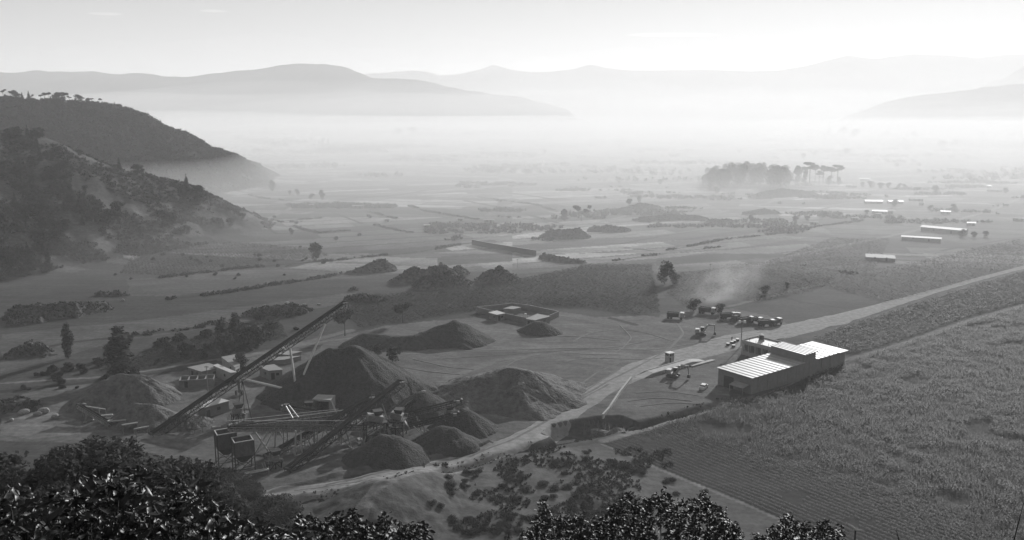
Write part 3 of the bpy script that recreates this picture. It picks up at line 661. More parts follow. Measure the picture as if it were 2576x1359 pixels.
# ------------------------------------------------------------------ conveyors
def conveyor(label, A, B, wd, depth, legs=(), drum=True, rail=False, m='dsteel', hood=False, seg=None, ends=True):
    """A tail, B head (world points on the belt line). legs: list of (t, spread, foot offset)"""
    A = Vector(A); B = Vector(B); base = Vector((A.x, A.y, G(A.x, A.y)))
    root = empty('conveyor', base, 0, label, 'conveyor')
    d = (B - A); L = d.length; d.normalize(); side = d.cross(Vector((0, 0, 1))).normalized(); up = side.cross(d).normalized()
    tr = MB(); n = seg or max(4, int(L / (depth * 1.25)))
    for s in (-1, 1):
        o_ = side * s * wd / 2
        tr.bar(A + o_, B + o_, .09, 4); tr.bar(A + o_ - up * depth, B + o_ - up * depth, .09, 4)
        for i in range(n):
            p = A.lerp(B, i / n) + o_; q = A.lerp(B, (i + 1) / n) + o_
            tr.bar(p, p - up * depth, .06); tr.bar(p - up * depth if i % 2 else p, q if i % 2 else q - up * depth, .05)
        tr.bar(B + o_, B + o_ - up * depth, .08)
    for i in range(n + 1):
        p = A.lerp(B, i / n); tr.bar(p - side * wd / 2 - up * depth, p + side * wd / 2 - up * depth, .05)
        if i < n: q = A.lerp(B, (i + 1) / n); tr.bar(p - side * wd / 2 * (1 if i % 2 else -1) - up * depth, q + side * wd / 2 * (1 if i % 2 else -1) - up * depth, .04)
    tr.build('truss_frame', M[m], root, True)
    bl = MB(); bw_ = wd * .8
    bl.quad(A - side * bw_ / 2 + up * .32, B - side * bw_ / 2 + up * .32, B + up * .12, A + up * .12, .07)
    bl.quad(A + up * .12, B + up * .12, B + side * bw_ / 2 + up * .32, A + side * bw_ / 2 + up * .32, .07)
    bl.quad(A - side * bw_ / 2 - up * .25, B - side * bw_ / 2 - up * .25, B + side * bw_ / 2 - up * .25, A + side * bw_ / 2 - up * .25, .05)
    bl.build('belt', M['belt'], root, True)
    dr = MB(); dr.bar(B - side * wd * .48, B + side * wd * .48, .38, 10); dr.build('head_drum', M['dsteel'], root, True)
    dr = MB(); dr.bar(A - side * wd * .48, A + side * wd * .48, .34, 10); dr.build('tail_drum', M['dsteel'], root, True)
    mo = MB(); mo.box(B + side * (wd * .5 + .45) - d * .8, (.9, .7, .7), math.atan2(d.y, d.x)); mo.box(B + side * (wd * .5 + .3) - d * 1.6 + up * .5, (.5, .4, .3), math.atan2(d.y, d.x)); mo.build('drive_motor', M['steel'], root, True)
    if rail:
        rl = MB(); s = side * (wd / 2 + .5)
        rl.quad(A + side * wd / 2 + up * .0, B + side * wd / 2, B + s + side * .25, A + s + side * .25, .05)
        rl.bar(A + s + side * .2 + up * 1.05, B + s + side * .2 + up * 1.05, .045)
        for i in range(int(L / 2.2) + 1 if rail != 'line' else 0):
            p = A.lerp(B, i / int(L / 2.2)) + s + side * .2; rl.bar(p, p + up * 1.05, .035)
        rl.build('walkway', M['galv'], root, True)
    for t, sp, off in legs:
        p = A.lerp(B, t) - up * depth
        for s in (-1, 1):
            f = p + side * s * sp + d * off; f.z = G(f.x, f.y) - .15
            lb = MB(); lb.bar(p + side * s * wd / 2, f, .11); lb.box(f + Vector((0, 0, .1)), (.8, .8, .3)); lb.build('support_leg', M['steel'], root, True)
        h = (p.z - base.z)
        if h > 3:
            br = MB(); pa = p + side * wd / 2; pb = p - side * wd / 2
            fa = p + side * sp + d * off; fa.z = G(fa.x, fa.y); fb = p - side * sp + d * off; fb.z = G(fb.x, fb.y)
            br.bar(pa.lerp(fa, .5), pb.lerp(fb, .5), .07); br.bar(pa.lerp(fa, .5), fb, .05); br.bar(pb.lerp(fb, .5), fa, .05)
            br.build('cross_brace', M['steel'], root, True)
    if hood:
        hd = MB(); hd.box(B + up * .9 - d * .6, (2.6, wd * 1.05, 1.3), math.atan2(d.y, d.x), (.8, .9)); hd.build('head_cover', M['steel'], root, True)
    return root, A, B, d, side, up
GA = Gf(380, 1102)
C1 = conveyor('longest stacker conveyor, a dark lattice arm rising far above the yard on wheeled struts', GA + Vector((0, 0, .9)), Pd(869, 759, 270), 1.7, 2.0, seg=34)
root, A, B, d, side, up = C1
# wheeled undercarriage: V-struts from two bogies, joined by an axle beam
wr = Pd(746, 985, 247); wr.z = max(1.6, wr.z); wl = Pd(600, 951, 253)
def onbelt(u, s):  # point of the truss bottom nearest this picture column
    best = min((abs(1288 + FPX * (A.lerp(B, t / 200).x) / (A.lerp(B, t / 200).y * cP + (CAMZ - A.lerp(B, t / 200).z) * sP) - u), t) for t in range(201))
    return A.lerp(B, best[1] / 200) - up * 2.0 + side * s * .85
for (w_, t1, t2) in ((wr, 720, 808), (wl, 640, 716)):
    for tt in (t1, t2):
        q = onbelt(tt, 1 if w_ is wr else -1)
        lb = MB(); lb.bar(w_, q, .33, 8); lb.build('strut', M['galv'], root, True)
    f = Vector((w_.x, w_.y, G(w_.x, w_.y)))
    lb = MB(); lb.bar(w_, f + Vector((0, 0, .8)), .42, 8); lb.build('bogie_post', M['steel'], root, True)
    for s in (-1, 1):
        lb = MB(); c = f + Vector((s * .9, 0, .75)); lb.bar(c - Vector((.22, 0, 0)), c + Vector((.22, 0, 0)), .75, 12); lb.build('wheel', M['tyre'], root, True)
lb = MB(); lb.bar(wl, wr, .34, 10); lb.build('axle_beam', M['white'], root, True)
lb = MB(); lb.bar(wr + Vector((0, 0, -1.6)), wr.lerp(wl, .3) + Vector((0, 0, -1.9)), .2, 8); lb.build('tie_beam', M['steel'], root, True)
for u_, v_, v2 in ((594, 952, 1055), (616, 970, 1062), (636, 1000, 1068)):
    f = Pz(u_, v2); lb = MB(); lb.bar(onbelt(600, 1), f, .09); lb.build('cable_stay', M['dsteel'], root, True)

z_ = lambda u, v, D: Pd(u, v, D)
conveyor('dark front conveyor of the crossing pair, climbing right to the highest head of the plant', Gf(722, 1192) + Vector((0, 0, .9)), Pd(1008, 958, 230), 1.9, 1.5, [(.45, 2.2, .5), (.78, 3.2, .8)])
conveyor('rear conveyor parallel to the front one, its head ending before the portal', Gf(668, 1158) + Vector((0, 0, .9)), Pd(938, 996, 227), 1.5, 1.3, [(.35, 1.6, .4), (.6, 2.0, .5), (.85, 2.6, .5)], rail=False)
conveyor('level gantry conveyor feeding the twin hoppers from the screening plant', Pd(930, 1072, 219), Pd(576, 1074, 198.5), 1.3, .95, [(.22, 1.2, .3), (.40, 1.3, .2)], rail='line', m='steel')
conveyor('light curved-looking conveyor slanting back from the hoppers towards the portal', Pd(858, 1042, 222), Pd(592, 1072, 200), 1.2, .9, [(.3, 1.2, .2), (.55, 1.2, .2)], m='steel', rail='line')
conveyor('short feeder conveyor in front of the concrete portal', Gf(868, 1058) + Vector((0, 0, 1.5)), Pd(708, 1022, 232), 1.2, .9, [(.7, 1.2, .3), (.4, 1.1, .2)], m='steel')
conveyor('right-hand conveyor ending above the middle roadside cone', Gf(905, 1082) + Vector((0, 0, 1.2)), Pd(1160, 1006, 225), 1.3, 1.1, [(.55, 2.2, 1.5), (.82, 2.6, .8)], hood=False)
conveyor('short steep conveyor dropping onto the cone behind the screening plant', Pd(958, 1062, 221), Pd(1062, 982, 241), 1.2, 1.0, [(.45, 1.4, .4), (.8, 2.0, .6)])
conveyor('low return conveyor under the right-hand one', Gf(975, 1098) + Vector((0, 0, 1.0)), Pd(1152, 1038, 221), 1.1, .8, [(.5, 1.4, .3)])
conveyor('small feed conveyor beside the loading frames at the far lower left', Gf(285, 1078) + Vector((0, 0, .8)), Pd(198, 1018, 233), 1.2, .9, [(.7, 1.2, .2)], m='steel')

# A-frames standing under the level gantry
def aframe(label, tops, feet, r=.17):
    root = empty('support_trestle', Vector(feet[0]), 0, label, 'trestle')
    for a, b_ in zip(tops, feet):
        m_ = MB(); m_.bar(a, b_, r, 6); m_.build('leg', M['galv'], root, True)
    m_ = MB(); m_.bar(feet[0], feet[-1], r * .8, 6); m_.build('base_beam', M['galv'], root, True)
    return root
f1, f2 = Gf(642, 1146), Gf(684, 1152)
aframe('crossed tube trestle with a foot beam beneath the gantry conveyor', [Pd(675, 1084, f1.y - .5), Pd(640, 1084, f2.y - .5), Pd(694, 1084, f2.y)], [f1 + Vector((0, 0, .2)), f2 + Vector((0, 0, .2)), f2 + Vector((.5, 0, .2))], .24)
f1, f2 = Gf(742, 1150), Gf(760, 1145)
aframe('narrow dark trestle carrying the middle of the gantry conveyor', [Pd(744, 1084, f1.y), Pd(756, 1084, f2.y)], [f1, f2], .2)
f1, f2 = Gf(806, 1122), Gf(838, 1120)
aframe('thin splayed trestle right of the middle one', [Pd(814, 1085, f1.y), Pd(820, 1085, f2.y)], [f1, f2], .12)
f1, f2 = Gf(915, 1118), Gf(944, 1112)
aframe('pair of crossed props by the screening plant', [Pd(1006 - 80, 1072, f1.y), Pd(960, 1072, f2.y)], [f1, f2], .15)
f1, f2 = Gf(1072, 1110), Gf(1098, 1100)
aframe('pair of bright props behind the second roadside cone', [Pd(1040, 1072, f1.y + 1), Pd(1052, 1070, f2.y + 1)], [f1 + Vector((0, 0, .3)), f2 + Vector((0, 0, .3))], .16)
aframe('bright slanting tube pair below the light conveyors', [Pd(700, 1078, 210), Pd(690, 1078, 209)], [Gf(722, 1128), Gf(668, 1125)], .16)
aframe('bright pipe run lying between gantry and portal', [Pd(880, 1030, 226), Pd(870, 1040, 224)], [Pd(640, 1062, 215), Pd(650, 1068, 214)], .16)
aframe('pair of bright props leaning behind the gantry conveyor', [Pd(719, 1022, 217), Pd(727, 1020, 218)], [Pd(742, 1062, 213), Pd(761, 1064, 213)], .18)

# twin hoppers on legs
def hopper(label, cx, cy, zt, w_, d_, rz):
    g = G(cx, cy); root = empty('hopper', (cx, cy, g), rz, label, 'hopper')
    zt -= g; wl = MB(); hb = zt * .55; t = .12
    for sx in (-1, 1):
        wl.box((sx * w_ / 2, 0, (zt + hb) / 2), (t, d_ - t, zt - hb)); wl.box((0, sx * d_ / 2, (zt + hb) / 2), (w_ + t, t, zt - hb))
        for i in range(6):
            wl.box((sx * (w_ / 2 + .09), -d_ / 2 + d_ * (i + .5) / 6, (zt + hb) / 2), (.1, .08, zt - hb - .2))
            wl.box((-w_ / 2 + w_ * (i + .5) / 6, sx * (d_ / 2 + .09), (zt + hb) / 2), (.08, .1, zt - hb - .2))
    wl.build('bin_wall', M['bin'], root)
    cb = MB(); vs = []; 
    for z, k in ((hb - .01, 1.0), (hb - zt * .24, .32)):
        for x, y in ((-1, -1), (1, -1), (1, 1), (-1, 1)): vs.append((x * w_ / 2 * k, y * d_ / 2 * k, z))
    cb.add(vs, [(0, 1, 5, 4), (1, 2, 6, 5), (2, 3, 7, 6), (3, 0, 4, 7), (4, 5, 6, 7)]); cb.build('discharge_cone', M['dsteel'], root)
    rm = MB()
    for sx in (-1, 1): rm.box((sx * (w_ / 2 + .02), 0, zt + .08), (.22, d_ + .3, .16)); rm.box((0, sx * (d_ / 2 + .02), zt + .085), (w_ - .2, .22, .165))
    rm.build('rim', M['galv'], root)
    for sx in (-1, 1):
        for sy in (-1, 1):
            lg = MB(); lg.box((sx * (w_ / 2 + .12), sy * (d_ / 2 + .12), zt / 2 - .05), (.22, .22, zt)); lg.build('leg', M['dsteel'], root)
    br = MB()
    for sy in (-1, 1):
        y = sy * (d_ / 2 + .12); br.bar((-w_ / 2, y, .3), (w_ / 2, y, hb - .6), .06); br.bar((w_ / 2, y, .3), (-w_ / 2, y, hb - .6), .06); br.bar((-w_ / 2, y, 1.2), (w_ / 2, y, 1.2), .06)
    br.build('cross_brace', M['dsteel'], root)
    gr = MB(); gr.box((0, 0, zt * .62), (w_ - .3, d_ - .3, .3)); gr.build('gravel_load', M['grit'], root)
    return root
hopper('left of the two square steel hoppers on legs', *(lambda p: (p.x, p.y))(Pd(569, 1130, 201)), 8.4, 4.2, 3.6, R(28))
hopper('right of the two square steel hoppers, with the bright rim', *(lambda p: (p.x, p.y))(Pd(611, 1130, 197)), 8.1, 4.2, 3.6, R(28))

# screening plant: stepped steel tower with decks, boxes and a chute
def plant(label, c, rz, w_, d_, hs, extra=True):
    g = G(c[0], c[1]); root = empty('screening_plant', (c[0], c[1], g - .1), rz, label, 'screening plant')
    for sx in (-1, 0, 1):
        for sy in (-1, 1):
            lg = MB(); lg.box((sx * w_ / 2, sy * d_ / 2, hs[-1] / 2), (.25, .25, hs[-1])); lg.build('leg', M['dsteel'], root)
    for h in hs:
        dk = MB(); dk.box((0, 0, h), (w_ + .6, d_ + .6, .18)); dk.build('deck', M['dsteel'], root)
        for sy in (-1, 1):
            rl = MB(); rl.bar((-w_ / 2 - .3, sy * (d_ / 2 + .3), h + 1.1), (w_ / 2 + .3, sy * (d_ / 2 + .3), h + 1.1), .04)
            for i in range(7): x = -w_ / 2 - .3 + (w_ + .6) * i / 6; rl.bar((x, sy * (d_ / 2 + .3), h), (x, sy * (d_ / 2 + .3), h + 1.1), .03)
            rl.build('handrail', M['steel'], root)
    bx = MB(); bx.box((0, 0, hs[-1] + 1.0), (w_ * .75, d_ * .7, 1.5), 0, (1, 1), Matrix.Rotation(R(14), 3, 'Y')); bx.build('screen_box', M['steel'], root)
    hp = MB(); hp.box((w_ * .15, 0, hs[-1] + 2.3), (1.6, 1.6, 1.2), 0, (1.5, 1.5)); hp.build('feed_hopper', M['dsteel'], root)
    cr = MB(); cr.box((0, 0, hs[0] * .55), (w_ * .5, d_ * .6, hs[0] * .7), 0, (.7, .7)); cr.bar((w_ * .1, -d_ * .5, hs[0] * .6), (w_ * .1, -d_ * .1, hs[0] * .6), .9, 12); cr.build('crusher', M['steel'], root)
    ch = MB(); ch.bar((w_ * .35, 0, hs[-1]), (w_ * .75, 0, .9 + hs[0] * .3), .45); ch.build('chute', M['steel'], root)
    br = MB()
    for sy in (-1, 1):
        br.bar((-w_ / 2, sy * d_ / 2, 0), (0, sy * d_ / 2, hs[0]), .07); br.bar((w_ / 2, sy * d_ / 2, 0), (0, sy * d_ / 2, hs[0]), .07)
        if len(hs) > 1: br.bar((-w_ / 2, sy * d_ / 2, hs[0]), (w_ / 2, sy * d_ / 2, hs[1]), .07)
    br.build('cross_brace', M['dsteel'], root)
    st = MB(); st.bar((-w_ / 2 - .6, -d_ / 2, 0), (-w_ / 2 - .6, d_ / 2, hs[0]), .09); st.bar((-w_ / 2 - 1.2, -d_ / 2, 0), (-w_ / 2 - 1.2, d_ / 2, hs[0]), .09)
    for i in range(9): t = (i + .5) / 9; y = -d_ / 2 + d_ * t; st.bar((-w_ / 2 - 1.2, y, hs[0] * t), (-w_ / 2 - .6, y, hs[0] * t), .04)
    st.build('stair', M['steel'], root)
    return root
p = Gf(945, 1118); plant('main screening tower in dark steel where the conveyors meet', (p.x, p.y), R(20), 5.2, 3.6, [3.2, 6.0])
p = Gf(1000, 1098); plant('lower crusher frame right of the main screening tower', (p.x, p.y), R(-10), 4.0, 3.0, [2.6, 4.4])
p = Gf(598, 1062); plant('small drive platform where the light conveyors start', (p.x, p.y), R(30), 2.6, 2.2, [2.4])
p = Gf(775, 1052); plant('small screen frame with striped covers beside the portal', (p.x, p.y), R(10), 2.6, 2.2, [2.2])
p = Gf(1128, 1062); plant('drive frame below the head of the right-hand conveyor', (p.x, p.y), R(15), 2.4, 2.0, [2.0])
p = Gf(690, 1178); plant('feeder frame at the tail of the rear conveyor', (p.x, p.y), R(35), 2.8, 2.0, [1.6])

# concrete portal with splayed wing walls
def portal():
    g = Gf(812, 1045); root = empty('concrete_portal', g, R(-8), 'concrete tunnel portal with a dark mouth and sloping wing wall', 'portal')
    w_, h = 4.2, 4.4
    b = MB(); b.box((-w_ / 2 - .2, 1.5, h / 2), (.5, 4, h)); b.box((w_ / 2 + .2, 1.5, h / 2), (.5, 4, h)); b.build('side_wall', M['conc'], root)
    b = MB(); b.box((0, 1.4, h + .3), (w_ + 1.0, 4.2, .6)); b.build('lintel', M['conc'], root)
    b = MB(); b.box((0, 3.2, h / 2), (w_, .3, h)); b.build('mouth_shade', M['dark'], root)  # near-black sheet standing in for the darkness inside the mouth
    b = MB(); p0 = (w_ / 2 + .5, -.4); p1 = (w_ / 2 + 4.2, -4.6)
    b.prism([p0, p1, (p1[0] + .3, p1[1] + .3), (p0[0] + .3, p0[1] + .3)], [-.3] * 4, [h + .4, .4, .4, h + .4]); b.build('wing_wall', M['conc'], root)
    b = MB(); p0 = (-w_ / 2 - .5, -.4); p1 = (-w_ / 2 - 3.0, -3.2)
    b.prism([p0, p1, (p1[0] - .3, p1[1] + .3), (p0[0] - .3, p0[1] + .3)], [-.3] * 4, [h, .4, .4, h]); b.build('wing_wall', M['conc'], root)
    b = MB(); b.box((4.4, -4.2, .25), (3.0, .5, .5), R(30)); b.build('kerb', M['conc'], root)
portal()

# ------------------------------------------------------------------ sheds and small buildings in the quarry
def shed(label, rc, h, roofm='roofm', wallm='wall', over=.35, name='shed', cat='shed', door=True, win=1, ribs=0, walls=True, pitch=0.0, group=None):
    """rc: four picture points (going round) of the roof edge; h: eave height above ground"""
    P = [Pz(u, v, h) for u, v in rc]; c = sum(P, Vector()) / 4; g = G(c.x, c.y)
    root = empty(name, Vector((c.x, c.y, g)), 0, label, cat, group)
    P = [Vector((p.x, p.y, h + (pitch if i in (2, 3) else 0))) for i, p in enumerate(P)]
    Q = [c + (p - c) * (1 - over / max((p - c).length, 1)) for p in P]
    if walls:
        b = MB(); b.prism([(q.x, q.y) for q in Q], [g - .3] * 4, [P[i].z - .14 for i in range(4)]); b.build('wall', M[wallm], root, True)
    b = MB(); b.quad(*P, .12)
    if ribs:
        for i in range(ribs):
            t = (i + .5) / ribs; b.bar(P[0].lerp(P[1], t) + Vector((0, 0, .04)), P[3].lerp(P[2], t) + Vector((0, 0, .04)), .05)
    b.build('roof', M[roofm], root, True)
    # openings on the two walls that face the camera side
    e = sorted(range(4), key=lambda i: (Q[i].y + Q[(i + 1) % 4].y))[:2]
    for n_, i in enumerate(e):
        a, b_ = Q[i], Q[(i + 1) % 4]; dr = (b_ - a); L = dr.length
        if L < 1.5: continue
        dr.normalize(); rz = math.atan2(dr.y, dr.x); nrm = Vector((dr.y, -dr.x, 0))
        if (((a + b_) / 2) - c).dot(nrm) < 0: nrm = -nrm
        if n_ == 0 and door:
            p = a.lerp(b_, .3) + nrm * .02; q = MB(); q.box((p.x, p.y, g + 1.05), (1.1, .1, 2.1), rz); q.build('door', M['dark'], root, True)
        for k in range(win):
            p = a.lerp(b_, (.65 if win == 1 else .45 + .45 * k / win)) + nrm * .03; q = MB(); q.box((p.x, p.y, g + h * .55), (1.0, .1, .8), rz); q.build('window', M['glass'], root, True)
    return root
shed('shed with a bright tin roof under the tall conveyor', [(498, 1030), (578, 1008), (546, 1000), (524, 1007)], 3.2, 'roofw', over=.3)
shed('open shed with a grey fibre roof left of the white box hut', [(471, 924), (506, 935), (558, 924), (524, 913)], 2.8, 'roofg')
shed('long box-like hut with a narrow bright roof edge', [(535, 919), (580, 938), (596, 936), (547, 915)], 3.4, 'roofw', 'conc')
shed('pale plastered store house half hidden by a tree', [(556, 898), (592, 925), (604, 918), (596, 890)], 3.0, 'roofg', 'conc')
shed('five-sided looking tin roofed shed right of the tall conveyor', [(650, 922), (675, 933), (712, 930), (690, 916)], 3.0, 'roofg')
shed('low lean-to with a flat pale roof behind the five-sided shed', [(655, 908), (715, 905), (760, 895), (690, 898)], 1.6, 'roofg', door=False, win=0)
shed('small roof patch beside the track above the sheds', [(690, 890), (725, 893), (760, 884), (722, 882)], 1.8, 'roofg', door=False, win=0)
def ruin(label, c, w_, d_, h, rz, nroom=3):
    g = G(c.x, c.y); root = empty('roofless_building', Vector((c.x, c.y, g)), rz, label, 'ruin')
    b = MB()
    for s in (-1, 1): b.box((0, s * d_ / 2, h / 2), (w_, .25, h))
    b.build('long_wall', M['wall'], root)
    for i in range(nroom + 1):
        b = MB(); b.box((-w_ / 2 + w_ * i / nroom, 0, h / 2 - .05), (.25, d_ - .26, h - .1)); b.build('cross_wall', M['wall'], root)
    b = MB(); b.box((-w_ * .3, -d_ / 2 - .1, 1), (1, .12, 2)); b.build('doorway_shade', M['dark'], root)  # dark slab on the uncut wall, the doorway's shade put into its colour
ruin('roofless block rooms with bright wall tops below the grey shed', Gf(497, 968), 10, 4.5, 2.4, R(12), 4)
# water tank on stand behind the huts and pole in front
def pole(label, u, v, h, lamps=0, r=.13, name='pole', cat='pole'):
    g = Gf(u, v); root = empty(name, g, 0, label, cat)
    b = MB(); b.bar((0, 0, -.2), (0, 0, h), r * 1.3, 8, r * .8); b.build('shaft', M['steel'], root)
    if lamps:
        b = MB(); b.bar((-1.0, 0, h - .2), (1.0, 0, h - .2), .06); b.build('crossarm', M['steel'], root)
        for s in (-1, 1):
            b = MB(); b.box((s * .9, -.15, h - .25), (.9, .5, 1.0), 0, (.8, .8)); b.build('lamp_head', M['white'], root)
    else:
        b = MB(); b.bar((-.7, 0, h - .4), (.7, 0, h - .4), .06); b.build('crossarm', M['bark'], root)
    return root
pole('pale pole standing in front of the grey roofed shed', 523, 985, 8.0)
pole('tall floodlight pole with two lamp heads beside the white flat roof', 1864, 872, 9.2, 2, .16, 'floodlight_pole', 'light pole')
pole('thin far pole above the mound row', 1786, 695, 6.5, r=.1)
pole('thin pole beside the long dark wall', 1900 * .0 + 1302, 645 + 28, 4.5, r=.08)
def lattice(label, u, v, h, w_):
    g = Gf(u, v); root = empty('lattice_frame', g, R(20), label, 'steel frame')
    for sx in (-1, 1):
        for sy in (-1, 1):
            b = MB(); b.bar((sx * w_, sy * w_, 0), (sx * w_, sy * w_, h), .08); b.build('post', M['steel'], root)
    for z in (h * .33, h * .66, h):
        b = MB()
        for s in (-1, 1): b.bar((-w_, s * w_, z), (w_, s * w_, z), .05); b.bar((s * w_, -w_, z), (s * w_, w_, z), .05)
        b.build('ring_beam', M['steel'], root)
    return root
lattice('small upright steel frame in front of the bright tin shed', 500, 1088, 3.6, 1.0)
# jumble of frames at the left feed end
def frame_rect(label, u, v, w_, h, d_, rz):
    g = Gf(u, v); root = empty('loading_frame', g, rz, label, 'steel frame')
    for sx in (-1, 1):
        b = MB(); b.bar((sx * w_ / 2, 0, 0), (sx * w_ / 2, 0, h), .1); b.build('post', M['steel'], root); b = MB(); b.bar((sx * w_ / 2, d_, 0), (sx * w_ / 2, d_, h * .7), .1); b.build('post', M['steel'], root)
    b = MB(); b.bar((-w_ / 2, 0, h), (w_ / 2, 0, h), .12); b.bar((-w_ / 2, d_, h * .7), (w_ / 2, d_, h * .7), .1)
    for sx in (-1, 1): b.bar((sx * w_ / 2, 0, h), (sx * w_ / 2, d_, h * .7), .1)
    b.build('top_beam', M['galv'], root)
    b = MB(); b.quad((-w_ / 2 + .2, .2, h * .75), (w_ / 2 - .2, .2, h * .75), (w_ / 2 - .2, d_ - .2, h * .45), (-w_ / 2 + .2, d_ - .2, h * .45), .12); b.build('plate', M['dsteel'], root)
    return root
frame_rect('open steel frame with a bright top beam at the far lower left', 230, 1052, 6, 3.2, 2.2, R(-20))
frame_rect('small slanted frame beside the open one', 268, 1062, 3, 1.8, 2, R(20))
frame_rect('feed bin frame with a pale plate below the dark spoil heap', 295, 1080, 4.5, 2.2, 3, R(15))
frame_rect('feed bin frame nearest the tall conveyor tail', 330, 1092, 3.6, 2.6, 2.6, R(30))
frame_rect('rusty frame with steps beside the tail of the tall conveyor', 360, 1100, 3.2, 2.4, 2.2, R(35))
frame_rect('low frame tangled in bushes below the twin hoppers', 650, 1205, 5, 1.6, 2, R(30))
# conveyor-foot clutter: barrels, slabs
b = MB(); b.box((0, 0, .1), (2.2, 1.2, .18)); b.box((0, 0, .22), (2.0, 1.0, .05)); s0 = b.build('steel_plate', M['conc']); tag(s0, 'pale plate lying on the dirt left of the light conveyors', 'steel plate')
s0.location = Gf(545, 1077); s0.rotation_euler = (0, 0, .3)
for i, (u, v, lb) in enumerate([(832, 1100, 'pale plate lying under the gantry conveyor'), (828, 1040, 'pale plate at the foot of the portal wing wall'), (905, 1108, 'pale plate lying beside the crusher frame')]):
    o = s0.copy(); col.objects.link(o); o.location = Gf(u, v); o.rotation_euler = (0, 0, i); o['label'] = lb

# ------------------------------------------------------------------ warehouse on the right
def warehouse():
    W0 = Vector((71.61, 253.24, 0)); rz = R(37.76); g = G(80, 262)
    root = empty('warehouse', Vector((W0.x, W0.y, g)), rz, 'long block warehouse with stepped ribbed tin roofs beside the maize', 'warehouse')
    P = lambda s, t, z=0: (s, t, z)
    def roofq(name, s0, s1, t0, t1, za, zb, m, th=.14, ribs=0):
        b = MB(); b.quad((s0, t0, za), (s1, t0, za), (s1, t1, zb), (s0, t1, zb), th); o = b.build(name, M[m], root)
        if ribs:
            b = MB()
            for i in range(ribs):
                s = s0 + (s1 - s0) * (i + .6) / ribs
                b.quad((s, t0 + .05, za + .06), (s + .55, t0 + .05, za + .06), (s + .55, t1 - .05, zb + .06), (s, t1 - .05, zb + .06), .05)
            b.build('translucent_strip', M['roofs'], o)
        return o
    b = MB(); b.prism([(0, .4), (26.2, .4), (26.2, 12.9), (0, 12.9)], -.3, 5.32); b.build('wall', M['wall'], root)
    b = MB(); b.prism([(26.2, .38), (32.4, .38), (32.4, 12.92), (26.2, 12.92)], -.3, [7.85, 7.85, 8.15, 8.15]); b.build('tower_wall', M['wall'], root)
    b = MB(); b.prism([(32.4, .4), (49.3, .4), (49.3, 12.9), (32.4, 12.9)], -.3, 5.3); b.build('wall', M['wall'], root)
    roofq('roof', -.4, 26.15, -.15, 13.3, 5.5, 5.65, 'roofm', ribs=12)
    roofq('roof', 25.9, 32.9, -.1, 13.2, 8.05, 8.35, 'roofm', ribs=5)
    roofq('roof', 32.95, 45.0, -.15, 13.3, 5.5, 5.7, 'roofm', ribs=5)
    roofq('roof', 45.05, 50.0, -.35, 13.4, 5.45, 5.62, 'roofw')
    for s in (3.3, 8, 13, 18, 22.5, 29.3, 36, 41, 46): b = MB(); b.box((s, .34, 2.6), (.35, .14, 5.1)); b.build('pilaster', M['wall'], root)
    b = MB(); b.box((-.05, 8.8, 1.9), (.12, 3.6, 3.8)); b.build('door', M['dark'], root)
    b = MB(); b.quad((-3.0, 1.2, 2.5), (-.05, 1.2, 3.1), (-.05, 6.4, 3.1), (-3.0, 6.4, 2.5), .12); b.build('canopy', M['roofg'], root)
    for t in (1.4, 6.2):
        b = MB(); b.box((-2.8, t, 1.2), (.15, .15, 2.45)); b.build('canopy_post', M['steel'], root)
warehouse()
def office():
    W0 = Vector((71.61, 253.24, 0)); rz = R(37.76); mt = Matrix.Rotation(rz, 3, 'Z')
    o0 = W0 + mt @ Vector((33.0, 13.2, 0)); g = G(o0.x, o0.y)
    root = empty('office', Vector((o0.x, o0.y, g)), rz, 'flat white-roofed gallery block with a row of open bays, behind the warehouse', 'office building')
    L, D_, h = 16.6, 8.6, 4.9      # t extent, s extent, height
    b = MB(); b.prism([(1.0, 0.05), (D_, .05), (D_, L), (1.0, L)], -.3, h - .25); b.build('wall', M['wall'], root)
    b = MB(); b.box((D_ / 2, L / 2, h - .1), (D_ + .1, L + .1, .28)); rf = b.build('roof', M['roofw'], root)
    b = MB()
    for (x, y, sx, sy) in ((.0, L / 2, .22, L + .1), (D_, L / 2, .22, L + .1), (D_ / 2, L + .0, D_ - .23, .22)): b.box((x, y, h + .25), (sx, sy, .5))
    b.build('parapet', M['conc'], rf)
    b = MB()
    for i in range(6): b.bar((1.6, 1.5 + i * 2.6, h), (1.6, 1.5 + i * 2.6, h + 1.0), .05)
    b.build('starter_bar', M['dsteel'], rf)
    b = MB(); b.box((.1, L / 2, .75), (.2, L, 1.5)); b.build('plinth_wall', M['conc'], root)
    b = MB(); b.box((.2, L / 2, h - .55), (.35, L, .6)); b.build('beam', M['conc'], root)
    for i in range(7):
        b = MB(); b.box((.14, .25 + (L - .5) * i / 6, 2.85), (.26, .3, 2.8)); b.build('column', M['conc'], root)
    for i in range(6):
        b = MB(); b.box((.98, .25 + (L - .5) * (i + .5) / 6, 2.7), (.06, 1.9, 2.1)); b.build('window', M['glass'], root)
    return root, rz, mt, o0, g, h
ofc, rz_, mt_, o0_, g_, h_ = office()
p = o0_ + mt_ @ Vector((5.6, 12.6, h_ + g_ + .04))
tk = empty('water_tank', p, 0, 'small dark water tank with a bright lid on the white flat roof', 'water tank')
b = MB(); b.bar((0, 0, .5), (0, 0, 2.0), .8, 16); b.build('body', M['dsteel'], tk)
b = MB(); b.bar((0, 0, 2.0), (0, 0, 2.35), .8, 16, .3); b.build('lid', M['white'], tk)
b = MB(); b.box((0, 0, .25), (1.6, 1.6, .5)); b.build('stand', M['conc'], tk)
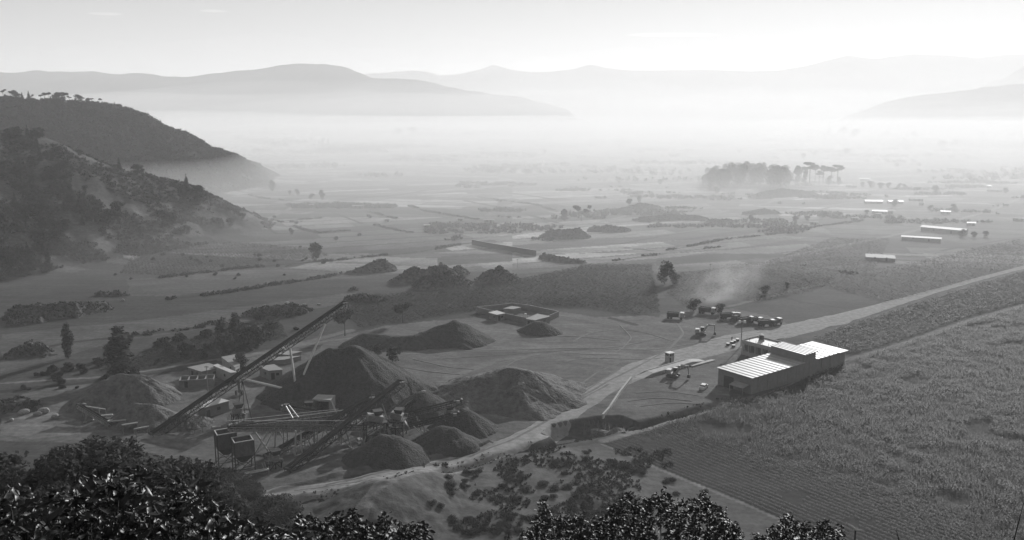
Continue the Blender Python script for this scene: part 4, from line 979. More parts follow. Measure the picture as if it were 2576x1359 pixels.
# drums and basins near the office
b = MB(); b.bar((0, 0, 0), (0, 0, .85), .62, 14); d0 = b.build('drum', M['dsteel'])
b = MB(); b.bar((0, 0, .85), (0, 0, .93), .64, 14); b.build('lid', M['white'], d0)
tag(d0, 'white-lidded drum in the row beside the office gallery', 'drum', 'white lidded drums beside the office')
for i, (u, v) in enumerate([(1831, 869.5), (1841, 865), (1847, 862), (1855, 858.5), (1845, 874)]):
    if i == 0: d0.location = Gp(u, v)
    else: copy_tree(d0, Gp(u, v))

# ------------------------------------------------------------------ vehicles
def excavator(label, loc, rz, swing=0.0):
    root = empty('excavator', loc, rz, label, 'excavator')
    for s in (-1, 1):
        b = MB(); n = 14; prof = []
        for i in range(n):
            t = math.pi / 2 + math.pi * i / (n / 2 - 1) if i < n / 2 else -math.pi / 2 + math.pi * (i - n / 2) / (n / 2 - 1)
            cx = -1.5 if i < n / 2 else 1.5; prof.append((cx + .5 * math.cos(t), .5 + .5 * math.sin(t)))
        vs = [(x, s * 1.15 - .28, z) for x, z in prof] + [(x, s * 1.15 + .28, z) for x, z in prof]
        b.add(vs, [tuple(range(n)), tuple(reversed(range(n, 2 * n)))] + [(i, n + i, n + (i + 1) % n, (i + 1) % n) for i in range(n)])
        b.build('track', M['dsteel'], root)
    q = Matrix.Rotation(swing, 3, 'Z')
    def T(v): return q @ Vector(v)
    b = MB(); b.bar((0, 0, .7), (0, 0, 1.05), .7, 12); b.build('turntable', M['dsteel'], root)
    b = MB(); b.box(T((-.5, 0, 1.2)), (3.4, 2.5, .35), swing); b.box(T((-1.35, 0, 1.85)), (1.7, 2.5, 1.0), swing, (.95, .95)); b.build('body', M['yel'], root)
    b = MB(); b.box(T((-2.0, 0, 1.75)), (.6, 2.4, 1.0), swing, (.8, 1)); b.build('counterweight', M['dsteel'], root)
    b = MB(); b.box(T((.55, .75, 2.1)), (1.4, .95, 1.5), swing, (.86, .95)); cb = b.build('cab', M['glass'], root)
    b = MB(); b.box(T((.5, .75, 2.9)), (1.3, 1.0, .1), swing); b.build('cab_roof', M['white'], cb)
    b = MB(); b.box(T((-1.3, 0, 2.38)), (1.2, 1.9, .07), swing); b.build('bonnet', M['white'], root)
    b = MB(); a, c, d = T((.8, -.25, 1.3)), T((2.4, -.25, 4.0)), T((4.7, -.25, 4.1))
    b.bar(a, c, .24, 4, .32); b.bar(c, d, .32, 4, .2); b.build('boom', M['yel'], root)
    e = T((5.1, -.25, 1.5)); b = MB(); b.bar(d + Vector((0, 0, .25)), e, .26, 4, .16); b.build('stick', M['yel'], root)
    b = MB(); b.box(e + Vector((0, 0, -.55)), (1.0, 1.1, 1.0), swing, (.75, 1)); b.build('bucket', M['dsteel'], root)
    b = MB(); b.bar(T((1.2, -.25, 1.4)), T((2.3, -.25, 3.2)), .08); b.bar(c + Vector((0, 0, .4)), T((4.6, -.25, 4.5)), .08); b.build('hydraulic_ram', M['steel'], root)
    return root
g = Gp(1763, 843); excavator('tracked excavator standing alone in the open yard, arm lowered to the right', g, R(-12))
g = Gp(1693, 948); excavator('tracked excavator in the shade below the weighbridge ramp, arm lowered', g, R(-25))
def truck(label, loc, rz, body='yel', group=None):
    root = empty('dump_truck', loc, rz, label, 'truck', group)
    b = MB(); b.box((0, 0, .85), (7.0, .9, .35)); b.build('chassis', M['dsteel'], root)
    b = MB(); b.box((2.7, 0, 1.75), (1.7, 2.3, 1.8), 0, (.85, .95)); cb = b.build('cab', M[body], root)
    b = MB(); b.box((3.5, 0, 2.1), (.12, 1.9, .8)); b.build('windscreen', M['glass'], cb)
    b = MB(); b.box((2.6, 0, 2.72), (1.4, 2.1, .1)); b.build('cab_roof', M['white'], cb)
    b = MB()
    b.box((-1.0, 0, 1.25), (4.8, 2.3, .15))
    for s in (-1, 1): b.box((-1.0, s * 1.18, 1.95), (4.8, .1, 1.3))
    b.box((-3.35, 0, 1.9), (.1, 2.26, 1.2)); b.box((1.35, 0, 2.0), (.1, 2.26, 1.5)); b.build('tipper_body', M['dsteel'], root)
    b = MB(); b.box((-1.0, 0, 1.9), (4.5, 2.1, .9), 0, (.8, .6)); b.build('load', M['gritl'], root)
    for x in (2.4, -1.6, -2.8):
        for s in (-1, 1): b = MB(); b.bar((x, s * .8, .5), (x, s * 1.2, .5), .5, 12); b.build('wheel', M['tyre'], root)
    b = MB()
    for s in (-1, 1): b.box((3.62, s * .8, 1.15), (.08, .3, .2))
    b.build('headlight', M['white'], root)
    return root
t0 = truck('dump truck with a bright cab roof at the edge of the maize beside the smoke', Gp(1699, 802), R(-15))
copy_tree(t0, Gp(1779, 789), R(-30), 1, 'dump truck with glinting roof below the drifting smoke')
for i, (u, v, a, lb) in enumerate([(1832, 802, 10, 'first parked truck from the left in the row before the light pole'), (1852, 805, 60, 'second parked truck from the left in the row before the light pole'), (1877, 813, 20, 'third parked truck, dark, in the middle of the parked row'), (1898, 812, -40, 'fourth parked truck in the row, beside the gap'), (1928, 820, 5, 'fifth parked truck, first after the gap'), (1951, 818, 40, 'parked truck at the right end of the row')]):
    copy_tree(t0, Gp(u, v), R(a), .92, lb, 'trucks parked in a row by the main road')
def small_car(label, loc, rz, m='white'):
    root = empty('parked_car', loc, rz, label, 'car')
    b = MB(); b.box((0, 0, .65), (4.2, 1.7, .7), 0, (.96, .94)); b.box((-.2, 0, 1.25), (2.3, 1.55, .55), 0, (.75, .85)); b.build('body', M[m], root)
    b = MB(); b.box((-.2, 0, 1.24), (2.2, 1.58, .3), 0, (.86, .93)); b.build('window', M['glass'], root)
    for x in (-1.3, 1.3):
        for s in (-1, 1): b = MB(); b.bar((x, s * .7, .32), (x, s * .88, .32), .32, 10); b.build('wheel', M['tyre'], root)
    return root
small_car('pale small car at the foot of the warehouse front wall', Gp(1770, 978), R(60))
small_car('dark small car on the gravel road far beyond the flat-topped bank', Gp(1735, 567), R(30), 'yel')
def van():
    return
# weighbridge ramp with control booth
def weighbridge():
    a, b_ = Gp(1600, 952), Gp(1765, 906); d = (b_ - a); L = d.length; rz = math.atan2(d.y, d.x); c = (a + b_) / 2
    root = empty('weighbridge', Vector((c.x, c.y, G(c.x, c.y))), rz, 'raised concrete weighbridge deck with ramps at both ends', 'weighbridge')
    for s in (-1, 1):
        b = MB(); b.add([(-L / 2, s * 1.7 - .2, -.1), (L / 2, s * 1.7 - .2, -.1), (L / 2, s * 1.7 + .2, -.1), (-L / 2, s * 1.7 + .2, -.1), (-L / 2 + 6, s * 1.7 - .2, 1.1), (L / 2 - 7, s * 1.7 - .2, 1.1), (L / 2 - 7, s * 1.7 + .2, 1.1), (-L / 2 + 6, s * 1.7 + .2, 1.1)],
                        [(0, 3, 2, 1), (4, 5, 6, 7), (0, 1, 5, 4), (1, 2, 6, 5), (2, 3, 7, 6), (3, 0, 4, 7)]); b.build('side_wall', M['conc'], root)
    b = MB(); b.box((0, 0, .78), (L - 13, 2.9, .3)); b.build('deck', M['conc'], root)
    b = MB(); b.quad((-L / 2, -1.5, .02), (-L / 2 + 6.4, -1.5, .9), (-L / 2 + 6.4, 1.5, .9), (-L / 2, 1.5, .02), .3); b.build('ramp', M['conc'], root)
    b = MB(); b.quad((L / 2 - 6.4, -1.5, .9), (L / 2, -1.5, .02), (L / 2, 1.5, .02), (L / 2 - 6.4, 1.5, .9), .3); b.build('ramp', M['conc'], root)
    b = MB(); b.quad((L / 2 - 9, -3.4, .35), (L / 2 + 3, -3.4, .1), (L / 2 + 3, -1.95, .1), (L / 2 - 9, -1.95, .35), .3); b.build('apron', M['conc'], root)
    p = Gp(1684, 910); g = p.z
    bt = empty('control_booth', p, rz - R(8), 'white-roofed square booth with dark windows all round above the weighbridge', 'booth')
    bt.scale = (.78, .78, .85)
    b = MB(); b.box((0, 0, 1.6), (2.9, 2.6, 3.3)); b.build('wall', M['conc'], bt)
    b = MB(); b.box((0, 0, 3.15), (2.95, 2.65, 1.0)); 
    b.build('window', M['glass'], bt)
    for sx in (-1, 1):
        for sy in (-1, 1): b = MB(); b.box((sx * 1.42, sy * 1.27, 3.15), (.22, .22, 1.02)); b.build('corner_post', M['white'], bt)
    b = MB(); b.box((0, 0, 3.75), (3.3, 3.0, .22)); b.build('roof', M['white'], bt)
    b = MB(); b.box((-.7, -1.32, 1.0), (.8, .08, 1.9)); b.build('door', M['dark'], bt)
weighbridge()
# concrete drain wall leading from the weighbridge down to the pit
def low_wall(label, pts, h, th, m='conc', name='wall', cat='wall'):
    P = [Gp(*p) for p in pts]; root = empty(name, P[0], 0, label, cat)
    b = MB()
    for a, c in zip(P[:-1], P[1:]):
        n = max(1, int((c - a).length / 4)); 
        for i in range(n):
            p, q = a.lerp(c, i / n), a.lerp(c, (i + 1) / n); d = (q - p); rz = math.atan2(d.y, d.x); m_ = (p + q) / 2; gz = G(m_.x, m_.y)
            b.box((m_.x, m_.y, gz + h / 2 - .2), (d.length + .02, th, h + .4 + random.uniform(-.02, .02)), rz)
    b.build('panel', M[m], root, True)
    b = MB()
    for a, c in zip(P[:-1], P[1:]):
        d = (c - a).normalized(); b.bar(a + Vector((0, 0, h + .03)), c + Vector((0, 0, h + .03)), th * .55, 4, hh=.15)
    b.build('coping', M['conc'], root, True)
    return root
low_wall('concrete drain wall running from the weighbridge down to the pit', [(1588, 955), (1560, 990), (1535, 1028), (1516, 1062)], .9, .5)
low_wall('long dark retaining wall across the gravel flat', [(1188, 616), (1240, 626), (1300, 636), (1348, 644)], 3.2, .6, 'dsteel')
# person
def person(label, loc, rz=0, h=1.72, arm=.25):
    J = [(0, 0, .93), (0, 0, 1.15), (0, 0, 1.4), (0, 0, 1.5), (0, .01, 1.62), (0, .02, 1.74),
         (.1, 0, .88), (.13, .03, .48), (.14, 0, .07), (.14, .16, .03), (-.1, 0, .88), (-.13, -.03, .48), (-.14, 0, .07), (-.14, .16, .03),
         (.2, 0, 1.4), (.27, -.02, 1.12), (.26, .12, .88), (-.2, 0, 1.4), (-.27, -.02, 1.12), (-.26, .12, .88)]
    E = [(0, 1), (1, 2), (2, 3), (3, 4), (4, 5), (0, 6), (6, 7), (7, 8), (8, 9), (0, 10), (10, 11), (11, 12), (12, 13), (2, 14), (14, 15), (15, 16), (2, 17), (17, 18), (18, 19)]
    rad = [.15, .14, .16, .07, .095, .09, .1, .065, .05, .045, .1, .065, .05, .045, .075, .05, .035, .075, .05, .035]
    me = bpy.data.meshes.new('person'); me.from_pydata(J, E, []); me.materials.append(M['cloth'])
    o = bpy.data.objects.new('person', me); col.objects.link(o); o.location = loc; o.rotation_euler = (0, 0, rz)
    sk = o.modifiers.new('skin', 'SKIN')
    for i, r_ in enumerate(rad): me.skin_vertices[0].data[i].radius = (r_, r_)
    me.skin_vertices[0].data[0].use_root = True
    ss = o.modifiers.new('sub', 'SUBSURF'); ss.levels = 1; ss.render_levels = 1
    tag(o, label, 'person')
person('person in dark clothes standing in the yard beside the light pole', Gp(1841, 858), R(30))

# ------------------------------------------------------------------ walled compound in the middle
low_wall('block wall round the small compound between yard and maize', [(1200, 786), (1250, 798), (1345, 818), (1372, 812), (1405, 797), (1330, 781), (1290, 776), (1200, 786)], 2.3, .25, 'wall')
shed('small house with a bright broken roof inside the walled compound', [(1228, 786), (1250, 792), (1272, 788), (1250, 781)], 2.7, 'roofw')
shed('long grey roof at the right of the walled compound', [(1322, 802), (1345, 806), (1385, 796), (1352, 789)], 2.9, 'roofg')
shed('pale patched roof behind the compound wall', [(1265, 776), (1290, 778), (1312, 773), (1288, 770)], 2.3, 'roofg', win=0, door=False)
pl = Gp(1322, 806); rt = empty('tank_column', pl, 0, 'bright white upright water column at the compound wall', 'water column'); b = MB(); b.bar((0, 0, 0), (0, 0, 2.6), .42, 12); b.build('pipe', M['white'], rt); b = MB(); b.bar((0, 0, 2.6), (0, 0, 2.8), .5, 12); b.build('cap', M['white'], rt)

# ------------------------------------------------------------------ scattered roofs of the valley
def house(loc, w_, l_, h, rz, roof='roofm', label=None, group=None, name='house', cat='house', flat=False):
    root = empty(name, loc, rz, label, cat, group)
    b = MB(); b.box((0, 0, h / 2 - .15), (l_, w_, h + .3)); b.build('wall', M['wall'], root)
    b = MB(); e = .5
    if flat: b.box((0, 0, h + .12), (l_ + e, w_ + e, .22))
    else:
        for s in (-1, 1): b.quad((-l_ / 2 - e, s * (w_ / 2 + e), h - .1), (l_ / 2 + e, s * (w_ / 2 + e), h - .1), (l_ / 2 + e, 0, h + w_ * .12), (-l_ / 2 - e, 0, h + w_ * .12), .12)
    b.build('roof', M[roof], root)
    b = MB(); b.box((l_ * .2, -w_ / 2 - .02, 1), (1, .1, 2)); b.build('door', M['dark'], root)
    b = MB(); b.box((-l_ * .2, -w_ / 2 - .02, 1.5), (1.2, .1, .9)); b.build('window', M['glass'], root)
    return root
hs = [(a, b_, c, 5) for a, b_, c in [(1480, 524, 110), (1790, 507, 80), (1830, 535, 25), (1400, 643, 50), (1525, 597, 90), (1605, 597, 35), (1518, 618, 20), (1950, 587, 30), (2005, 600, 55), (2360, 440, 85), (2447, 441, 25), (2535, 451, 85), (2320, 410, 22), (2432, 261, 42), (2060, 279, 80), (2020, 403, 50), (1420, 358, 60), (1320, 406, 70), (1105, 336, 35), (850, 244, 35), (1905, 135, 35), (1050, 680, 50), (2443, 543, 22), (2373, 558, 12), (2190, 684, 45), (2540, 652, 70), (1130, 110, 40), (2495, 370, 60), (2355, 38, 30), (2380, 90, 20), (2250, 120, 26), (2470, 60, 34), (1640, 525, 90), (1345, 650, 40)]]
hs += [(a, b_, c, 3) for a, b_, c in [(135, 442, 80), (260, 430, 40), (530, 360, 100), (985, 338, 35), (1665, 326, 85), (1235, 957, 110), (775, 945, 30), (1520, 1090, 40), (2240, 1083, 50), (2520, 1100, 80), (1910, 1150, 30), (2275, 711, 30)]]
hs += [(a, b_, c, 4) for a, b_, c in [(450, 540, 60), (1270, 262, 60), (1410, 259, 30), (1740, 304, 45), (1805, 305, 60), (1970, 127, 20), (1930, 120, 14), (2115, 119, 20), (1715, 211, 60), (230, 900, 90)]]
proto = None
hs = [h_ for k_, h_ in enumerate(hs) if not (h_[3] == 5 and k_ % 4 == 3)]
for i, (zx, zy, wz, reg) in enumerate(hs):
    sc = {3: 2.862, 4: 2.862, 5: 2.1132}[reg]; (u, v), = {3: z3, 4: z4, 5: z5}[reg]([(zx, zy)])
    wpx = wz / sc * .732
    g = Pz(u, v + 1, 0); g.z = G(g.x, g.y); dist = g.length; L = max(3.5, wpx * dist / FPX)
    root = house(g, max(3.2, min(L * .45, 9)), L, 2.2 if L < 16 else 2.8, R(random.uniform(-12, 8)) - math.atan2(g.x, g.y) * .5, 'roofm' if i % 3 == 0 else 'roofg', '%s bright roofed house in the hazy valley, %s' % ('short' if L < 9 else 'long' if L > 16 else 'mid-sized', 'at the ' + ['far left', 'left middle', 'middle', 'right middle', 'far right'][min(4, int(u / 516))] + ', ' + ['in the far mist', 'beyond the pines', 'near the gravel road', 'among the nearer plots'][min(3, max(0, int((v - 330) / 75)))]), 'bright roofed houses scattered over the hazy valley')
def longshed(label, p0, p1, w_, h):
    a, b_ = Pz(*p0, 0), Pz(*p1, 0); d = b_ - a; c = (a + b_) / 2; c.z = G(c.x, c.y)
    house(c + Vector((-math.sin(math.atan2(d.y, d.x)), math.cos(math.atan2(d.y, d.x)), 0)) * w_ / 2, w_, d.length, h, math.atan2(d.y, d.x), 'roofw', label, None, 'long_shed', 'long shed')
longshed('upper of the two long low sheds with bright roof edges', (2316, 581), (2426, 591), 7, 3.0)
longshed('lower long shed with a bright roof edge beside the field path', (2268, 604), (2366, 610), 5, 2.2)
q = Pz(2214, 652, 0); house(q, 12, 15, 1.5, R(-20), 'roofg', 'lone flat grey roofed store in the crop field', None, 'store_house', 'store house', flat=True)
def tower(label, u, vb, vt, r, m='conc', name='water_tower', cat='water tower'):
    g = Pz(u, vb, 0); h = Pd(u, vt, g.y).z; root = empty(name, g, 0, label, cat)
    b = MB(); b.bar((0, 0, 0), (0, 0, h * .7), r * .5, 10, r * .4); b.build('shaft', M[m], root)
    b = MB(); b.bar((0, 0, h * .68), (0, 0, h), r, 12, r * .9); b.build('tank', M[m], root)
tower('far water tower dark against the mist left of centre', 664, 344, 324, 3.2, 'dsteel')
tower('slim white column in the fields right of centre', 1365, 418, 404, 1.5, 'white')
tower('slim white column in the far mist, beyond the dark water tower', 1221, 346, 338, 2.0, 'white')

# ------------------------------------------------------------------ vegetation
def leafcloud(lobes, n, size, seed, shell=.55, squash=1.0):
    """n small bent leaf-clump faces spread through ellipsoid lobes [(cx,cy,cz,rx,ry,rz)]"""
    r = np.random.default_rng(seed); lb = np.array(lobes); wt = (lb[:, 3] * lb[:, 4] * lb[:, 5]) ** .66; k = r.choice(len(lb), n, p=wt / wt.sum())
    d = r.normal(size=(n, 3)); d /= np.linalg.norm(d, axis=1)[:, None]
    rad = shell + (1 - shell) * r.random(n) ** .5; rad *= 1 + .12 * r.normal(size=n)
    C = lb[k, :3] + d * rad[:, None] * lb[k, 3:]
    u = r.normal(size=(n, 3)); u /= np.linalg.norm(u, axis=1)[:, None]
    w_ = np.cross(u, d + .4 * r.normal(size=(n, 3))); w_ /= np.linalg.norm(w_, axis=1)[:, None] + 1e-9
    s = size * (.5 + r.random(n))[:, None]
    V = np.stack([C - u * s - w_ * s * .6, C + u * s * .9 - w_ * s * .5, C + u * s * 1.1 + w_ * s * .7, C - u * s * .8 + w_ * s * .5], 1).reshape(-1, 3)
    return V, np.arange(n * 4).reshape(n, 4)
TREES = {}
def make_tree(kind, seed, m='leaf', n=900):
    r = random.Random(seed); lobes = []
    if kind == 'round':
        th = .32
        for i in range(9): a = r.uniform(0, 6.28); q = r.uniform(.08, .26); lobes.append((q * math.cos(a), q * math.sin(a), r.uniform(.28, .84), r.uniform(.12, .22), r.uniform(.12, .22), r.uniform(.1, .17)))
        lobes.append((0, 0, .6, .22, .22, .25)); lobes.append((.05, 0, .25, .2, .2, .2)); sz = .032
    elif kind == 'wide':
        th = .35
        for i in range(11): a = r.uniform(0, 6.28); q = r.uniform(.15, .5); lobes.append((q * math.cos(a), q * math.sin(a), r.uniform(.6, .88), r.uniform(.12, .2), r.uniform(.12, .2), r.uniform(.07, .11)))
        sz = .03
    elif kind == 'tall':
        th = .1
        for i in range(9): z = .12 + .85 * i / 8; w_ = .03 + .075 * math.sin(min(1, (z - .02) / .55) * math.pi / 2 if z < .55 else math.pi / 2 * (1.02 - z) / .47 + .02); lobes.append((r.uniform(-.02, .02), r.uniform(-.02, .02), z, w_, w_, .08))
        sz = .018
    elif kind == 'pine':
        th = .62
        for i in range(7): a = r.uniform(0, 6.28); q = r.uniform(.03, .19); lobes.append((q * math.cos(a), q * math.sin(a), r.uniform(.7, .93), r.uniform(.07, .13), r.uniform(.07, .13), r.uniform(.04, .08)))
        sz = .024
    elif kind == 'cone':
        th = .1
        for i in range(8): z = .12 + .84 * i / 7; w_ = .2 * (1.03 - z) + .01; lobes.append((0, 0, z, w_, w_, .07))
        sz = .024
    else:  # bush
        th = .0
        for i in range(7): a = r.uniform(0, 6.28); q = r.uniform(0, .5); lobes.append((q * math.cos(a), q * math.sin(a), r.uniform(.2, .6), r.uniform(.25, .42), r.uniform(.25, .42), r.uniform(.2, .36)))
        sz = .07
    if kind == 'bush' and n > 1500: sz = .03
    root = empty('tree' if kind != 'bush' else 'shrub', (0, 0, -500), 0)
    V, F = leafcloud(lobes, n, sz, seed, .5)
    mesh_np('crown' if kind != 'bush' else 'foliage', V, F, M[m], root)
    b = MB(); tr = .018 if kind not in ('tall', 'pine') else .012
    top = lobes[-1][2] if kind != 'pine' else .8
    if kind == 'bush':
        for i in range(5): a = r.uniform(0, 6.28); b.bar((0, 0, -.05), (.3 * math.cos(a), .3 * math.sin(a), .5), .03, 5, .012)
        b.build('stem', M['bark'], root)
    else:
        b.bar((0, 0, -.03), (0, 0, max(th + .05, .3)), tr * 1.3, 7, tr); b.bar((0, 0, max(th + .05, .3)), (r.uniform(-.02, .02), 0, .75), tr, 6, tr * .4)
        for L in lobes[:6]: b.bar((0, 0, max(th, L[2] - .22)), (L[0], L[1], L[2]), tr * .55, 5, tr * .2)
        b.build('trunk', M['bark'], root)
    return root
KN = dict(round='broad_tree', wide='spreading_tree', tall='poplar_tree', pine='pine_tree', cone='conifer_tree', bush='shrub')
def proto(kind, m='leaf', n=900, vs=3):
    key = (kind, m, n)
    if key not in TREES: TREES[key] = [make_tree(kind, 100 + i * 7 + len(kind) + n % 97, m, n) for i in range(vs)]
    return TREES[key]
used_proto = set()
def id_(o): return o.as_pointer()
def place(kind, g, h, label, cat='tree', group=None, m='leaf', n=900, wide=1.0):
    P_ = proto(kind, m, n); src = random.choice(P_)
    if id_(src) in used_proto: o = copy_tree(src, g, 0)
    else: o = src; used_proto.add(id_(src)); o.location = g
    o.name = KN[kind]; o.rotation_euler = (0, 0, random.uniform(0, 6.28)); s = h; o.scale = (s * wide * random.uniform(.9, 1.1), s * wide * random.uniform(.9, 1.1), s)
    o['label'] = label; o['category'] = cat
    if group: o['group'] = group
    elif 'group' in o: del o['group']
    return o
def tree(kind, label, u, vb, vt, group=None, cat='tree', m='leaf', wide=1.0, flat=False, n=900):
    g = Pz(u, vb, 0) if flat else Gp(u, vb)
    if flat: g.z = G(g.x, g.y)
    h = max(1.0, Pd(u, vt, g.y).z - g.z)
    return place(kind, g - Vector((0, 0, .1)), h, label, cat, group, m, n, wide)

def where(u, v, us, vs):
    """words for the place within an area cut into columns and rows"""
    c = ['left', 'left middle', 'middle', 'right middle', 'right'][min(4, max(0, int((u - us[0]) / (us[1] - us[0]) * 5)))]
    r = ['top', 'upper part', 'lower part', 'foot'][min(3, max(0, int((v - vs[0]) / (vs[1] - vs[0]) * 4)))]
    return 'at the %s, %s' % (r, c)
def size_word(h, a, b_): return 'small' if h < a else ('large' if h > b_ else 'mid-sized')
# trees one can point at
tree('tall', 'narrow dark poplar standing alone in the dry stream flat', 172, 902, 815, wide=1.5, n=1500)
tree('tall', 'tall ragged tree with a knotty top among the bushes behind the gullied heap', 304, 955, 828, wide=2.2, n=1500)
tree('round', 'broad dark tree left of the tall conveyor, above the plaster store', 608, 932, 882, wide=1.1)
tree('round', 'dense tree shading the sheds behind the tall conveyor', 632, 880, 812, wide=1.3)
tree('wide', 'thin spreading tree right of the tall conveyor head', 868, 845, 778, wide=1.0)
tree('wide', 'bare-branched spreading tree at the edge of the maize', 1013, 812, 760, wide=1.0)
tree('round', 'rounded bush-like tree on the yard beside the flat-topped gravel bank', 988, 912, 862, wide=1.35)
tree('round', 'leafy tree in front of the flat-topped gravel bank', 950, 895, 860, wide=1.3)
tree('round', 'tall dark tree column in the maize left of the smoke', 1672, 716, 654, wide=.8, flat=True)
tree('round', 'lower dark tree attached right of the dark tree column', 1694, 716, 676, wide=1.2, flat=True)
tree('wide', 'flat-crowned solitary tree in the middle fields', 1462, 556, 514, wide=1.05, flat=True)
tree('round', 'faint thin tree left of the flat-crowned solitary one', 1420, 556, 524, wide=.8, flat=True)
tree('wide', 'spreading tree left of the scrubby mound in the haze', 1583, 528, 498, wide=.8, flat=True)
tree('round', 'small tree on top of the scrubby mound in the haze', 1607, 510, 491, wide=1.0, flat=True)
tree('tall', 'dark oval tree standing alone at the foot of the farther hill', 685, 481, 454, wide=3.2, flat=True)
tree('round', 'small round bush-tree, first of the pair beyond the hill foot', 729, 490, 477, wide=1.0, flat=True)
tree('round', 'leaning tree, second of the pair beyond the hill foot', 748, 492, 474, wide=.9, flat=True)
tree('round', 'low tree beside the leaning pair right of the hill foot', 784, 502, 486, wide=1.2, flat=True)
tree('round', 'tall leaning tree of the pair right of the hill foot', 810, 504, 476, wide=.9, flat=True)
tree('round', 'rounded tree with a gap below it right of the far trees', 2353, 488, 462, wide=1.0, flat=True)
tree('wide', 'broad low tree left of the rounded one in the haze', 2306, 488, 471, wide=1.1, flat=True)
tree('round', 'rounded tree at the far right beside the bright roofs', 2528, 486, 474 - 5, wide=1.0, flat=True)
tree('round', 'dark clump tree at the edge of the burnt plot', 1925, 742, 716, wide=1.4, flat=True)
tree('round', 'second dark clump tree at the edge of the burnt plot', 1980, 727, 708, wide=1.1, flat=True)
tree('round', 'round bush tree below the smoke beside the trucks', 1812, 790, 762, wide=1.2, flat=True)
tree('round', 'dark bush tree in the maize below the tree column', 1745, 785, 750, wide=1.3, flat=True)
tree('round', 'small solitary tree among the terraces by the hill foot', 795, 655, 602, wide=.9)
tree('round', 'tiny round tree on the bend of the dark hedge line', 733, 590, 572, wide=1.2)
tree('round', 'small tree beside the quarry track above the tall conveyor', 1110, 672, 658, wide=1.1)
for i, (u, vb, vt, k, lb) in enumerate([(560, 872, 800, 'tall', 'narrow dark tree left of two, behind the maize strip'), (596, 878, 790, 'tall', 'narrow dark tree right of two, behind the maize strip'), (575, 900, 828, 'round', 'dark tree between the two narrow ones'), (650, 868, 806, 'round', 'leafy tree against the tall conveyor arm'), (680, 850, 800, 'round', 'tree half crossed by the tall conveyor arm')]):
    tree(k, lb, u, vb, vt, wide=1.3 if k == 'round' else 2.2)

grp = 'round-crowned trees along the skyline of the farther left hill'
for zx, zy, hz in [(30, 210, 75), (100, 215, 60), (150, 205, 80), (215, 215, 65), (280, 210, 80), (310, 215, 50), (400, 215, 50), (435, 220, 70), (480, 215, 65), (530, 222, 40), (575, 220, 85), (620, 235, 40), (640, 240, 85), (680, 245, 50), (740, 255, 40), (775, 245, 70), (800, 265, 45), (860, 275, 45), (905, 290, 40), (985, 290, 45), (1125, 310, 30), (1265, 335, 20), (1380, 385, 25), (1540, 455, 30), (1665, 510, 22), (1760, 575, 28), (1810, 590, 35), (1930, 635, 20)]:
    u, v = zx / 2.862 * .732, (250 + zy / 2.862) * .732; hp = hz / 2.862 * .732
    c = crestB; D_ = float(np.interp(u, [-200, 0, 100, 200, 300, 350, 420, 520, 600, 665], [p.y for p in c]))
    g = Pd(u, v + 3, D_); g.z = G(g.x, g.y); place(random.choice(['pine', 'pine', 'round', 'cone']), g, (hp + 4) * D_ / FPX * .95, '%s tree on the skyline of the farther left hill, %s' % (size_word(hz, 42, 66), ['leftmost stretch', 'second stretch', 'where the ridge starts falling', 'halfway down', 'low end'][min(4, int(u / 100))]), 'tree', grp, wide=1.5)
# wooded near hill on the left
grp = 'dark trees and thickets clothing the near left hill'
pts = [(20, 352), (35, 345), (95, 345), (70, 350), (135, 350), (150, 352), (222, 388), (238, 392), (200, 392), (285, 412), (292, 410), (300, 425), (320, 430), (345, 438), (360, 436), (375, 440), (400, 440), (415, 450), (440, 455), (470, 480), (485, 482), (500, 492), (512, 498), (530, 500), (575, 530), (590, 540), (600, 545), (610, 552), (560, 575), (580, 570), (545, 560), (470, 588), (450, 590), (430, 580), (410, 575), (455, 560), (255, 370), (180, 400)]
for i in range(190):
    for _ in range(30):
        u, v = random.uniform(-20, 600), random.uniform(360, 720)
        if v < 332 + u * .36 or v > 760 - u * .36: continue
        dens = float(vnoise(np.array([u / 70.]), np.array([v / 42.]), 5)[0]) + (.28 if u < 170 and v > 420 else 0)
        if dens > .62: pts.append((u, v)); break
for u, v in pts:
    g = Gp(u, v)
    if g.z < 1 or g.y > 700: continue
    h = random.uniform(3.5, 8.5) if random.random() < .8 else random.uniform(8, 12)
    place(random.choice(['round', 'round', 'bush', 'cone']), g - Vector((0, 0, .3)), h if h else 4, '%s dark tree on the near left hill, %s' % (size_word(h, 5, 7.5), where(u, v, (0, 620), (330, 700))), 'tree', grp, 'leafd', wide=1.25)
# low bushes on terraces and field edges
grp = 'bushes dotted over the terraces at the hill foot'
for i, (u, v) in enumerate([(245, 640), (262, 652), (480, 650), (497, 655), (505, 660), (530, 656), (640, 640), (652, 642), (655, 652), (690, 655), (700, 668), (560, 668), (540, 690), (600, 690), (590, 700), (440, 690), (470, 694), (520, 645), (800, 640), (770, 650), (760, 655), (815, 660), (350, 640), (385, 652), (410, 640), (290, 690), (330, 700), (460, 640), (715, 690), (745, 560), (930, 545), (845, 600), (905, 590), (755, 620), (660, 560), (690, 545)]):
    tree('bush', 'dark rounded bush on the terraced plots, %s' % where(u, v, (240, 930), (540, 705)), u, v + 3, v - random.uniform(3, 8), grp, 'shrub', 'leafd', flat=False)
grp = 'bushes along the dry stream and the back of the quarry'
for i in range(58):
    t = random.random(); u = 20 + 760 * t; v = 985 - 190 * t ** 1.15 + random.uniform(-35, 32) - 0
    if 150 < u < 200: v -= 0
    hh = random.uniform(12, 34) * (1.0 if 270 < u < 480 else .7)
    tree('bush', '%s dark bush in the thicket band behind the quarry, %s' % (size_word(hh, 13, 21), where(u, v, (20, 780), (790, 1010))), u, v, v - hh, grp, 'shrub', 'leafd')
grp = 'scrub bushes on the bright slope below the viewpoint'
